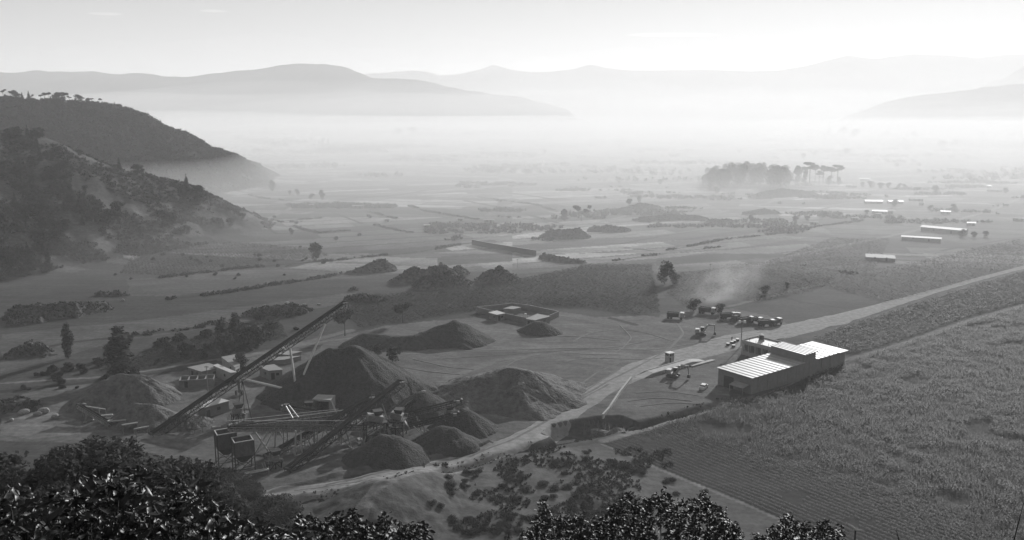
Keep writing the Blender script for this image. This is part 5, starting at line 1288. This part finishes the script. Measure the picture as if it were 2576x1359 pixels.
pts = [(1300, 1195), (1285, 1205), (1312, 1200), (1265, 1218), (1475, 1135), (1430, 1158), (1470, 1150), (1395, 1158), (1500, 1180), (1540, 1165), (1320, 1228), (1300, 1250), (1365, 1215), (1240, 1250), (1135, 1240), (1085, 1262), (1110, 1268), (1180, 1300), (1330, 1300), (1300, 1325), (1360, 1290), (1250, 1320), (1000, 1345), (1060, 1340), (1690, 1205), (1700, 1238), (1745, 1255), (1600, 1155), (1580, 1175), (1770, 1235)]
for i in range(95):
    for _ in range(20):
        u, v = random.uniform(1120, 1800), random.uniform(1140, 1345)
        if v < 1128 + max(0, (1360 - u) * .25) or v < 1130 + (u - 1510) * .47: continue
        dens = float(fbm(np.array([u / 130.]), np.array([v / 55.]), 2, 15)[0]) + .55 * math.exp(-((u - 1490) / 190) ** 2 - ((v - 1215) / 55) ** 2)
        if dens > .12 + .25 * random.random(): pts.append((u, v)); break
for u, v in pts:
    s = random.uniform(9, 19) * (1 + .7 * math.exp(-((u - 1490) / 170) ** 2 - ((v - 1215) / 50) ** 2))
    tree('bush', '%s scrub bush on the bright slope, %s' % (size_word(s, 13, 20), where(u, v, (1000, 1800), (1130, 1350))), u, v + 6, v - s * .42, grp, 'shrub', 'leafd', wide=1.5, n=1600)
grp = 'thick bushes covering the dark spur below the viewpoint'
for i in range(85):
    u = random.uniform(-20, 760); lo = np.interp(u, [0, 200, 400, 600, 700], [1108, 1112, 1130, 1215, 1290])
    v = lo + random.random() ** 2 * 130 + 3
    g = Gp(u, v)
    if g.length < 40 or g.y > 190: continue
    hh = random.uniform(2.6, 5.2); place('bush', g - Vector((0, 0, .4)), hh, '%s dense bush on the shaded spur, %s' % (size_word(hh, 3.5, 4.4), where(u, v, (0, 760), (1100, 1300))), 'shrub', grp, 'spur', 3200, wide=1.35)
# the wood, the pines, the far tree line
grp = 'trees of the rounded wood in the middle distance'
for i in range(62):
    t = random.random(); u = 1765 + 225 * t; top = np.interp(u, [1760, 1800, 1850, 1900, 1950, 2000], [430, 412, 402, 404, 402, 420]); vb = random.uniform(448, 474)
    g = Pz(u, vb, 0); g.z = G(g.x, g.y); h = Pd(u, top + (vb - 448) * .5 + random.uniform(-2, 10), g.y).z
    place('round', g, max(8, h), '%s tree of the rounded wood, %s' % (size_word(h, 14, 20), where(u, vb, (1765, 1990), (448, 474))), 'tree', grp, 'leafd', wide=.9)
for i, (u, vb, vt, k, w_) in enumerate([(2006, 464, 408, 'round', .55), (1974, 466, 420, 'round', .6), (2036, 462, 408, 'pine', 1.6), (2060, 464, 428, 'pine', 1.5), (2050, 460, 412, 'pine', 1.2), (2070, 462, 414, 'pine', 1.2), (2090, 462, 418, 'pine', 1.3), (2106, 460, 415, 'pine', 1.7), (2024, 466, 424, 'round', .6), (2085, 466, 440, 'round', .9), (2110, 466, 444, 'round', .9)]):
    tree(k, ['slender tree at the left of the pine group', 'bushy tree where the wood ends, left of the pines', 'tallest flat-topped pine at the left of the group', 'low pine in front of the tallest one', 'pine with a broken flat crown, in the middle of the group', 'small rounded pine in the middle of the group', 'pine leaning between the last two of the group', 'umbrella-shaped pine at the right end of the group', 'leafy tree below the tallest pine', 'low leafy tree under the middle pines', 'low leafy tree under the right-hand pine'][i], u, vb, vt, 'pines standing right of the rounded wood', flat=True, wide=w_, m='leafd')
grp = 'single trees scattered over the hazy plain'
for (u, vb, vt, k) in [(988, 348, 330, 'round'), (998, 346, 321, 'round'), (1008, 346, 322, 'round'), (1020, 347, 336, 'round'), (1040, 346, 318, 'round'), (1073, 346, 325, 'cone'), (1085, 347, 332, 'round'), (1133, 347, 332, 'round'), (1170, 346, 327, 'round'), (1180, 347, 330, 'round'), (803, 372, 352, 'cone'), (812, 372, 350, 'cone'), (825, 372, 350, 'cone'), (790, 373, 360, 'round'), (2085, 346, 318, 'cone'), (2058, 345, 330, 'round'), (2035, 345, 325, 'round'), (2120, 345, 318, 'round'), (2150, 350, 322, 'round'), (1995, 347, 332, 'round'), (2130, 392, 372, 'round'), (2050, 392, 378, 'round'), (1940, 345, 332, 'round'), (1880, 350, 338, 'round'), (2400, 372, 350, 'round'), (2370, 375, 352, 'round'), (2020, 400, 385, 'round'), (2190, 472, 454, 'round'), (2215, 474, 456, 'round'), (2235, 474, 458, 'round'), (2170, 472, 457, 'round'), (2262, 474, 460, 'round'), (1803, 486, 468, 'round'), (2275, 476, 462, 'round'), (1660, 464, 448, 'round'), (1860, 386, 374, 'round'), (1560, 372, 362, 'round'), (1370, 388, 376, 'round'), (690, 372, 356, 'round'), (720, 374, 360, 'round'), (1330, 345, 332, 'round'), (1450, 350, 338, 'round'), (1530, 348, 336, 'round'), (1700, 350, 336, 'round'), (1760, 348, 334, 'round'), (2230, 350, 330, 'round'), (2300, 352, 330, 'round'), (2470, 350, 330, 'round'), (2540, 352, 334, 'round'), (1890, 560, 535 + 5, 'round'), (2000, 560, 540, 'round'), (2030, 556, 540, 'round'), (2070, 548, 532, 'round'), (2420, 596, 575, 'round'), (2450, 598, 580, 'round'), (2480, 596, 578, 'round'), (2250, 520, 500, 'round'), (2400, 530, 512, 'round'), (2180, 540, 526, 'round'), (2340, 530, 515, 'round')]:
    tree(k, '%s lone tree in the hazy plain, %s' % (size_word(vb - vt, 15, 20), where(u, vb, (680, 2560), (340, 600))), u, vb, vt, grp, flat=True, wide=1.3, m='leafd')

# ------------------------------------------------------------------ uncountable growth
def scatter(name, P, S, V0, F0, m, label, rzs=None, kind='stuff', zs=None):
    """merge many turned and scaled copies of one clump into a single mesh"""
    n = len(P); a = rng.uniform(0, 6.283, n) if rzs is None else rzs; c, s = np.cos(a), np.sin(a)
    S = np.asarray(S); zs = S if zs is None else zs
    X = V0[None, :, 0] * c[:, None] - V0[None, :, 1] * s[:, None]; Y = V0[None, :, 0] * s[:, None] + V0[None, :, 1] * c[:, None]
    V = np.stack([X * S[:, None] + P[:, 0, None], Y * S[:, None] + P[:, 1, None], V0[None, :, 2] * zs[:, None] + P[:, 2, None]], -1)
    F = (F0[None] + (np.arange(n) * len(V0))[:, None, None]).reshape(-1, F0.shape[1])
    o = mesh_np(name, V.reshape(-1, 3), F, m); return tag(o, label, kind=kind)
def clump(n, seed, size=.3):
    return leafcloud([(0, 0, .35, .5, .5, .4), (.25, .1, .5, .3, .3, .3), (-.2, -.2, .4, .35, .3, .35)], n, size, seed, .4)
def plantmesh(nl=6, seed=1, droop=.35):
    r = random.Random(seed); V = []; F = []
    V += [(-.02, 0, .3), (.02, 0, .3), (.012, 0, .85), (-.012, 0, .85)]; F.append((0, 1, 2, 3))
    for i in range(nl):
        a = r.uniform(0, 6.28); z = .2 + .6 * i / nl; L = r.uniform(.28, .5); dx, dy = math.cos(a), math.sin(a); w_ = .085
        p = [(0, 0, z), (dx * L * .5 - dy * w_, dy * L * .5 + dx * w_, z + .16), (dx * L, dy * L, z + .16 - droop * r.uniform(.2, .8) * .4), (dx * L * .5 + dy * w_, dy * L * .5 - dx * w_, z + .16)]
        k = len(V); V += p; F.append((k, k + 1, k + 2, k + 3))
    return np.array(V), np.array(F)
def field_pts(poly, rowdir, rs, ps, jit, lim=None):
    P = PP(poly); c, s = math.cos(rowdir), math.sin(rowdir)
    a = np.array([[p.x * c + p.y * s, -p.x * s + p.y * c] for p in P])
    A, B = np.meshgrid(np.arange(a[:, 0].min(), a[:, 0].max(), ps), np.arange(a[:, 1].min(), a[:, 1].max(), rs))
    A = A.ravel() + rng.normal(0, jit, A.size); B = B.ravel() + rng.normal(0, jit * .35, B.size)
    x = A * c - B * s; y = A * s + B * c
    k = inside(x, y, P); x, y = x[k], y[k]
    # only what the camera's side of the valley can see
    k = np.abs(np.arctan2(x, y)) < R(34); x, y = x[k], y[k]
    return x, y
V0, F0 = plantmesh(6, 3)
a0, a1 = Pz(1510, 1115), Pz(2000, 1322); rowdir = math.atan2(a1.y - a0.y, a1.x - a0.x)
x, y = field_pts([(1512, 1116), (1700, 1062), (1835, 1016), (1900, 1006), (2000, 968), (2132, 912), (2280, 866), (2430, 815), (2576, 772), (2750, 735), (2750, 1420), (2080, 1400), (2003, 1324)], rowdir, .95, .52, .12)
# young low rows near the track, tall maize beyond
d0 = -((x - a0.x) * math.sin(rowdir) - (y - a0.y) * math.cos(rowdir))
t = np.clip((d0 - 10 + 9 * fbm(x / 30, y / 30, 3, 7)) / 26, 0, 1)
bare = fbm(x / 14, y / 14, 3, 27) < -.42
hgt_ = (.35 + .95 * t ** 1.2) * rng.uniform(.6, 1.35, len(x)) * (1 + .5 * fbm(x / 3, y / 3, 3, 12)) * np.where(bare, .35, 1)
keep = (rng.random(len(x)) < np.where(bare, .35, .97)) & (t > .12 + .3 * rng.random(len(x)))
x, y, hgt_ = x[keep], y[keep], hgt_[keep]
mid = y < 235
lo = hgt_ < -1
scatter('crop', np.column_stack([x, y, H(x, y)])[~lo], (hgt_ * 1.0)[~lo], V0, F0, M['crop'], 'tall maize filling the big field at the lower right', zs=hgt_[~lo])
V1, F1 = plantmesh(5, 5)
x, y = field_pts([(1512, 1116), (1700, 1062), (1835, 1016), (2300, 1150), (2600, 1280), (2600, 1420), (2080, 1400), (2003, 1324)], rowdir, 1.5, .42, .07)
d0 = -((x - a0.x) * math.sin(rowdir) - (y - a0.y) * math.cos(rowdir))
t = np.clip((d0 - 10 + 9 * fbm(x / 30, y / 30, 3, 7)) / 26, 0, 1)
k = (t < .75) & (fbm(x / 9, y / 9, 3, 28) > -.5); x, y, t = x[k], y[k], t[k]
h_ = (.42 + .5 * t) * rng.uniform(.7, 1.25, len(x))
scatter('crop', np.column_stack([x, y, H(x, y)]), h_ * 1.7, V0, F0, M['crop2'], 'young maize standing in straight low rows beside the track', zs=h_)
for poly, lb, sp, hh in [
    ([(2050, 852), (2150, 815), (2300, 768), (2440, 722), (2576, 685), (2700, 655), (2700, 730), (2576, 762), (2430, 800), (2290, 850), (2140, 895), (2090, 878)], 'maize between the main road and the field path', 1.5, 2.2),
    ([(900, 748), (1100, 735), (1240, 715), (1330, 700), (1480, 668), (1640, 668), (1660, 790), (1600, 795), (1480, 776), (1330, 768), (1180, 785), (1000, 815), (900, 828), (870, 800)], 'maize behind the walled compound', 1.7, 2.3),
    ([(1700, 690), (1850, 672), (2050, 690), (2105, 706), (2040, 735), (1960, 752), (1900, 765), (1830, 745), (1720, 770), (1680, 740)], 'maize round the smoking plot', 2.0, 2.2),
    ([(2090, 600), (2240, 600), (2200, 680), (2576, 600), (2576, 668), (2300, 745), (2230, 760), (2060, 720), (1900, 690), (1800, 672), (1930, 660)], 'maize right of the smoking plot', 2.4, 2.2),
    ([(450, 860), (560, 830), (700, 800), (720, 850), (640, 870), (500, 905), (330, 935), (240, 935)], 'maize strip behind the sheds', 1.5, 2.2),
    ([(330, 650), (560, 610), (800, 625), (830, 645), (620, 668), (400, 695), (300, 690)], 'terraced maize at the foot of the left hill', 2.2, 2.0)]:
    x, y = field_pts(poly, R(24), sp, sp * .75, .25)
    h_ = .55 * hh * rng.uniform(.7, 1.2, len(x)) * (1 + .25 * fbm(x / 20, y / 20, 2, 5))
    scatter('crop', np.column_stack([x, y, H(x, y)]), h_ * 1.9, V1, F1, M['crop'], lb, zs=h_)
# undergrowth on the spur, the hills and rough ground
Vc, Fc = clump(16, 9, .2)
Vn, Fn = clump(34, 19, .085)
def under(n, x0, x1, y0, y1, cond, smin, smax, lb, m='leafd', seed=1, fine=False):
    r = np.random.default_rng(seed); x = r.uniform(x0, x1, n); y = r.uniform(y0, y1, n); z = H(x, y)
    k = cond(x, y, z) & (np.abs(np.arctan2(x, y)) < R(36)); x, y, z = x[k], y[k], z[k]
    scatter('undergrowth', np.column_stack([x, y, z - .1]), r.uniform(smin, smax, len(x)), Vn if fine else Vc, Fn if fine else Fc, M[m], lb)
def c1(x, y, z): return (z > 2.5) & (np.degrees(np.arctan2(x, y)) < -9) & (ridge(x, y, MOUND, .42) < -1.0) & (np.hypot(x, y) > 45) & (fbm(x / 9, y / 9, 3, 44) > -.6)
under(42000, -150, 0, 20, 215, c1, .45, 1.3, 'undergrowth of low scrub over the dark spur', 'spur', seed=2, fine=True)
def c2(x, y, z): return (z > 1.2) & (y > 340) & (y < 700) & (fbm(x / 22, y / 16, 4, 46) > -.03)
under(40000, -460, -100, 340, 700, c2, .8, 2.3, 'low scrub patches over the near left hill', seed=3)
def c3(x, y, z): return (z > 2) & (fbm(x / 30, y / 30, 3, 47) > -.55)
under(36000, -640, -120, 690, 1120, c3, 1.5, 4.0, 'scrub wood over the farther left hill', seed=4)
def c4(x, y, z): return (z < 12) & (fbm(x / 8, y / 8, 3, 48) > .05 - .3 * np.exp(-((x - 16) / 14) ** 2 - ((y - 193) / 10) ** 2)) & (x < 40 + (210 - y) * -.1) & (ridge(x, y, MOUND, .42) < 0)
under(9000, -30, 75, 150, 212, c4, .3, 1.0, 'low weeds between the bushes on the bright slope', seed=5)
def c5(x, y, z):
    dd = np.full(len(x), 99.)
    for a_, b_ in zip(DITCH[:-1], DITCH[1:]): dd = np.minimum(dd, seg_dist(x, y, a_, b_)[0])
    return (dd < 3.2) & (fbm(x / 5, y / 5, 2, 49) > .05)
under(16000, -60, 70, 175, 260, c5, .2, .6, 'weeds along the drainage ditch', seed=6)
mounds_xy = [(o.location.x, o.location.y, max(o.dimensions.x, o.dimensions.y) * .36) for o in col.objects if o.name.startswith('earth_mound')]
bpy.context.view_layer.update()
mobj = [o for o in col.objects if o.name.startswith('earth_mound')]
pp = []
for o in mobj:
    me = o.data; nv = len(me.vertices); co = np.empty(nv * 3, np.float32); me.vertices.foreach_get('co', co); co = co.reshape(-1, 3) + np.array([o.location.x, o.location.y, 0])
    co = co[co[:, 2] > .4]; k = min(len(co), max(20, int(len(co) * .22))); 
    if len(co): pp.append(co[rng.choice(len(co), k, replace=False)])
pp = np.concatenate(pp)
scatter('undergrowth', pp - np.array([0, 0, .15]), rng.uniform(.4, 1.3, len(pp)), Vc, Fc, M['leafd'], 'weeds and scrub clinging to the earth mounds')
def c6(x, y, z):
    dd = np.full(len(x), 99.)
    for pts in ([(430, 752), (560, 737), (700, 714), (860, 690)], [(400, 699), (620, 674), (820, 657), (1060, 633), (1150, 616)], [(330, 848), (500, 822), (640, 790), (760, 775)]):
        P = PP(pts)
        for a_, b_ in zip(P[:-1], P[1:]): dd = np.minimum(dd, seg_dist(x, y, a_, b_ )[0])
    return (dd < 3.0) & (fbm(x / 12, y / 12, 2, 50) > -.1)
under(60000, -180, 180, 300, 560, c6, .6, 1.6, 'rank growth along the ditch and field banks', seed=7)
def c8(x, y, z): return (np.abs(z) < 1.6) & (fbm(x / 60, y / 26, 4, 51) > .29) & (x > -60)
under(34000, -80, 560, 560, 1000, c8, 1.0, 3.2, 'scrub and hedges between the plots of the middle valley', seed=8)
def c9(x, y, z): return (np.abs(z) < 1.6) & (fbm(x / 140, y / 60, 4, 52) > .30)
under(16000, -420, 1100, 1000, 2200, c9, 2.5, 7, 'hazy hedges and thickets of the far plain', seed=9)
def c10(x, y, z):
    dd = np.full(len(x), 99.)
    for pts in ([(120 + 800 * .732, 560), (700, 556), (760, 560)], z3([(180, 835), (300, 865), (500, 885)]), z3([(380, 1060), (440, 1095), (640, 1075), (860, 1060)]), z3([(600, 1140), (730, 1180), (850, 1207), (1000, 1190), (1130, 1182)]), z3([(1300, 985), (1450, 1025), (1600, 1062)]), z3([(1750, 940), (1900, 990), (2200, 1040), (2500, 1090)]), z3([(1400, 1128), (1550, 1165), (1740, 1198)]), z4([(130, 650), (400, 690), (700, 730), (900, 795)]), z4([(1480, 1278), (1800, 1230), (2200, 1180), (2576, 1135)]), z5([(0, 868), (400, 790), (830, 745), (1100, 690), (1400, 655)]), z6([(1050, 182), (1280, 215), (1520, 262)]), z6([(1050, 398), (1200, 435), (1450, 470)])):
        P = PP(pts)
        for a_, b_ in zip(P[:-1], P[1:]): dd = np.minimum(dd, seg_dist(x, y, a_, b_)[0])
    return (dd < 2.2) & (fbm(x / 15, y / 15, 2, 53) > -.2)
under(160000, -260, 330, 420, 900, c10, .6, 1.7, 'low hedges along the plot edges of the valley', seed=10)
# far wooded belts in the mist
def belt(n, poly, smin, smax, lb, seed):
    r = np.random.default_rng(seed); P = PP(poly); xs = [p.x for p in P]; ys = [p.y for p in P]
    x = r.uniform(min(xs), max(xs), n); y = r.uniform(min(ys), max(ys), n); k = inside(x, y, P) & (fbm(x / 150, y / 220, 3, seed) > -.12); x, y = x[k], y[k]
    o = scatter('treeline', np.column_stack([x, y, x * 0 - 1.0]), r.uniform(smin, smax, len(x)), Vc, Fc, M['leafd'], lb)
belt(9000, [(440, 318), (900, 322), (1200, 326), (1500, 330), (1500, 345), (1150, 346), (900, 350), (700, 372), (500, 345)], 9, 17, 'far belt of misty trees on the left half of the plain', 61)
belt(9000, [(1500, 330), (2000, 322), (2300, 316), (2800, 312), (2800, 345), (2300, 348), (1900, 350), (1700, 345), (1500, 345)], 8, 15, 'far belt of misty trees on the right half of the plain', 62)
belt(2600, [(620, 372), (840, 366), (1100, 372), (1120, 378), (800, 385), (640, 384)], 6, 10, 'hazy low wood before the far plain', 63)
belt(1800, [(2150, 462), (2300, 466), (2400, 480), (2300, 486), (2130, 478)], 4, 7, 'hazy thicket among the bright roofs', 64)
belt(1200, [(720, 516), (870, 512), (1000, 518), (990, 524), (860, 524), (740, 524)], 2, 4, 'dark hedge thickets at the bend of the pale track', 65)
belt(1500, [(1900, 355), (2400, 352), (2576, 360), (2576, 375), (2200, 372), (1950, 366)], 6, 11, 'hazy orchard belt at the right of the plain', 66)

# ------------------------------------------------------------------ leafy bushes right below the camera
def leafshape(nl=4, wd=.17, curl=.6, fold=.4):
    V = []; F = []
    for i in range(nl + 1):
        t = i / nl; w_ = wd * math.sin(math.pi * min(.97, t * .93 + .06)) ** .8; z = -curl * t * t * .6 + .12 * math.sin(t * 7) ; x = t * (1 - .15 * curl * t)
        V += [(x, -w_, z + fold * w_), (x, 0, z), (x, w_, z + fold * w_)]
    for i in range(nl):
        for j in range(2): a = i * 3 + j; F.append((a, a + 3, a + 4, a + 1))
    return np.array(V), np.array(F)
def bush(label, sil, y0, y1, nros, lsize, nleaf, m, seed, name='leafy_bush', vmax=1420, wd=.135, up=.35):
    """sil: picture outline of the top of the bush; rosettes of leaves fill the space beneath it"""
    r = np.random.default_rng(seed); us = [p[0] for p in sil]; vs = [p[1] + (34 if lsize > .1 else 14) for p in sil]
    cu = (us[0] + us[-1]) / 2; cy = (y0 + y1) / 2; g = Pd(cu, 1359, cy); gz = G(g.x, g.y)
    root = empty(name, Vector((g.x, g.y, gz)), 0, label, 'bush')
    LV, LF = leafshape(4, wd); C = []
    for i in range(nros):
        u = r.uniform(us[0], us[-1]); vt = np.interp(u, us, vs); D_ = r.uniform(y0, y1)
        k = r.random(); v = vt + (vmax - vt) * (k ** 1.25) + r.normal(0, 3) + (14 * math.sin(u / 17. + seed) + 9 * math.sin(u / 7.3 + 2 * seed)) * (1 - k) - (r.uniform(0, 26) if r.random() < .07 else 0)
        C.append(list(Pd(u, v, D_ * (1 - .12 * k))))
    C = np.array(C)
    n = nros * nleaf; ci = np.repeat(np.arange(nros), nleaf)
    a = r.uniform(0, 6.283, n); el = r.normal(up, .45, n); rl = r.normal(0, .7, n); s = lsize * r.uniform(.55, 1.25, n)
    ca, sa, ce, se, cr, sr = np.cos(a), np.sin(a), np.cos(el), np.sin(el), np.cos(rl), np.sin(rl)
    X = LV[None, :, 0] * s[:, None]; Y0 = LV[None, :, 1] * s[:, None]; Z0 = LV[None, :, 2] * s[:, None] * r.uniform(.2, 1.6, n)[:, None]
    Y = Y0 * cr[:, None] - Z0 * sr[:, None]; Z = Y0 * sr[:, None] + Z0 * cr[:, None]
    X2 = X * ce[:, None] - Z * se[:, None]; Z2 = X * se[:, None] + Z * ce[:, None]
    X3 = X2 * ca[:, None] - Y * sa[:, None]; Y3 = X2 * sa[:, None] + Y * ca[:, None]
    off = r.normal(0, lsize * .35, (n, 3))
    P = C[ci] + off
    V = np.stack([X3 + P[:, 0, None], Y3 + P[:, 1, None], Z2 + P[:, 2, None]], -1).reshape(-1, 3) - np.array([g.x, g.y, gz])
    F = (LF[None] + (np.arange(n) * len(LV))[:, None, None]).reshape(-1, 4)
    mesh_np('leaves', V, F, M[m], root, smooth=True)
    b = MB()
    base = Vector((0, 0, 0)); 
    for i in range(0, nros, max(1, nros // 70)):
        p = Vector(C[i]) - Vector((g.x, g.y, gz)); q = Vector((p.x * .55, p.y * .6, min(p.z * .4, p.z - .2)))
        b.bar(Vector((p.x * .35, p.y * .4, -.2)), q, .03, 5, .018); b.bar(q, p, .018, 5, .006)
    b.build('branch', M['bark'], root)
    return root
bush('big-leaved glossy bush at the lower left corner', [(-40, 1262), (0, 1225), (40, 1222), (80, 1250), (120, 1275)], 6.5, 9.5, 170, .135, 9, 'glossleaf', 1, vmax=1420)
bush('big-leaved glossy bush with its top before the dark spur', [(100, 1270), (130, 1235), (160, 1232), (230, 1200), (275, 1172), (310, 1160), (345, 1178), (370, 1215)], 7.5, 11.5, 380, .15, 9, 'glossleaf', 2, vmax=1420)
bush('big-leaved glossy bush between the tallest one and the small-leaved ones', [(360, 1205), (420, 1205), (460, 1215), (520, 1225), (545, 1255), (600, 1290), (640, 1300)], 7.5, 11.5, 290, .14, 9, 'glossleaf', 3, vmax=1420)
bush('low dark glossy bush left of the sprigs', [(620, 1308), (680, 1318), (740, 1312), (760, 1300)], 9, 12, 120, .12, 9, 'glossleaf', 4, vmax=1400)
bush('small-leaved bush with upright sprigs at the bottom', [(750, 1300), (790, 1290), (830, 1300), (870, 1302), (888, 1280), (905, 1300), (940, 1320), (985, 1288), (1000, 1315), (1040, 1305), (1055, 1322), (1085, 1350)], 10, 14, 300, .085, 10, 'smallleaf', 5, vmax=1400, wd=.24)
bush('small-leaved bush at the bottom middle', [(1275, 1362), (1300, 1352), (1335, 1320), (1360, 1268), (1375, 1262), (1400, 1285), (1430, 1285), (1460, 1305), (1500, 1300), (1530, 1280), (1560, 1278)], 11, 15, 330, .075, 10, 'smallleaf', 6, vmax=1400, wd=.24)
bush('densest small-leaved bush, its rounded top highest at the bottom', [(1530, 1285), (1560, 1262), (1590, 1240), (1640, 1240), (1680, 1250), (1730, 1248), (1780, 1252), (1820, 1270), (1845, 1300), (1862, 1340), (1870, 1365)], 11, 15, 560, .075, 10, 'smallleaf', 7, vmax=1410, wd=.24)
bush('low small-leaved bush right of the dense one', [(1890, 1350), (1905, 1330), (1950, 1322), (1980, 1305), (2020, 1300), (2060, 1312), (2100, 1318), (2130, 1340), (2135, 1362)], 12, 16, 260, .07, 10, 'smallleaf', 8, vmax=1395, wd=.24)
# dry seed stalk
g = Pd(2158, 1359, 9); rt = empty('seed_stalk', Vector((g.x, g.y, G(g.x, g.y))), 0, 'pale dry seed stalk standing right of the small-leaved bushes', 'plant')
b = MB(); t_ = Pd(2152, 1332, 9); b.bar(rt.location, t_, .012, 6, .008); b.build('stem', M['bark'], rt, True)
b = MB(); p_ = t_
for u, v in [(2145, 1326), (2134, 1319)]: q_ = Pd(u, v, 9); b.bar(p_, q_, .014, 6, .008); p_ = q_
q_ = Pd(2168, 1334, 9); b.bar(t_, q_, .016, 6, .006); b.build('seed_pod', M['white'], rt, True)
for i, (u0, v0, u1, v1, lb) in enumerate([(2550, 1362, 2576, 1262, 'long bent grass stem at the right edge'), (1985, 1362, 1973, 1334, 'thin grass stem over the low small-leaved bush'), (2262, 1362, 2255, 1335, 'short grass stem between the seed stalk and the right edge')]):
    a_ = Pd(u0, v0, 8); g = Vector((a_.x, a_.y, G(a_.x, a_.y))); b = MB(); b.bar(Vector((0, 0, 0)), a_ - g, .008, 5, .006); b.bar(a_ - g, Pd(u1, v1, 8) - g, .006, 5, .002)
    o = b.build('grass_stem', M['crop']); o.location = g; tag(o, lb, 'grass stem')

# smoke drifting off the plot beside the trucks
def smoke():
    o_ = Pz(1815, 770, 0)
    m = bpy.data.materials.new('drifting_smoke'); m.use_nodes = True; nt = m.node_tree; nt.nodes.clear(); N = nt.nodes; L = nt.links
    o = N.new('ShaderNodeOutputMaterial'); p = N.new('ShaderNodeVolumePrincipled'); p.inputs['Color'].default_value = (.95, .95, .95, 1); p.inputs['Anisotropy'].default_value = .4
    tc = N.new('ShaderNodeTexCoord'); ln = N.new('ShaderNodeVectorMath'); ln.operation = 'LENGTH'; L.new(tc.outputs['Object'], ln.inputs[0])
    f = N.new('ShaderNodeMapRange'); f.inputs[1].default_value = 1.0; f.inputs[2].default_value = .1; f.inputs[3].default_value = 0; f.inputs[4].default_value = 1; f.interpolation_type = 'SMOOTHSTEP'; L.new(ln.outputs['Value'], f.inputs[0])
    ns = N.new('ShaderNodeTexNoise'); ns.inputs['Scale'].default_value = 2.2; ns.inputs['Detail'].default_value = 3; L.new(tc.outputs['Object'], ns.inputs['Vector'])
    g_ = N.new('ShaderNodeMapRange'); g_.inputs[1].default_value = .40; g_.inputs[2].default_value = .66; g_.inputs[3].default_value = .02; g_.inputs[4].default_value = 1; L.new(ns.outputs[0], g_.inputs[0])
    q = N.new('ShaderNodeMath'); q.operation = 'MULTIPLY'; L.new(f.outputs[0], q.inputs[0]); L.new(g_.outputs[0], q.inputs[1])
    q2 = N.new('ShaderNodeMath'); q2.operation = 'MULTIPLY'; q2.inputs[1].default_value = .026; L.new(q.outputs[0], q2.inputs[0]); L.new(q2.outputs[0], p.inputs['Density']); L.new(p.outputs[0], o.inputs['Volume'])
    V, F = ellips((0, 0, 0), (1, 1, 1))
    s = vol('smoke', m, V, F, label='pale smoke drifting over the plot beside the dump trucks')
    s.location = Pd(1815, 722, o_.y + 6); s.scale = (26, 18, 15); s.rotation_euler = (0, R(-25), 0)
smoke()
# thin clouds high in the left of the sky
for (u, v, w_, h_, lb) in [(265, 35, 330, 16, 'thin bright cloud streak at the upper left'), (537, 28, 260, 13, 'thin cloud streak right of the first one'), (1690, 88, 900, 30, 'faint broad veil of cloud in the right half of the sky')]:
    p = Pd(u, v, 17500); V, F = ellips((p.x, p.y, p.z), (w_, 300, h_)); vol('cloud', volmat('cloud_vapour', .0013, .3, .99), V, F, label=lb)

for L_ in TREES.values():
    for r_ in L_:
        if id_(r_) not in used_proto and r_.location.z < -400:
            for ch in list(r_.children): bpy.data.objects.remove(ch)
            bpy.data.objects.remove(r_)
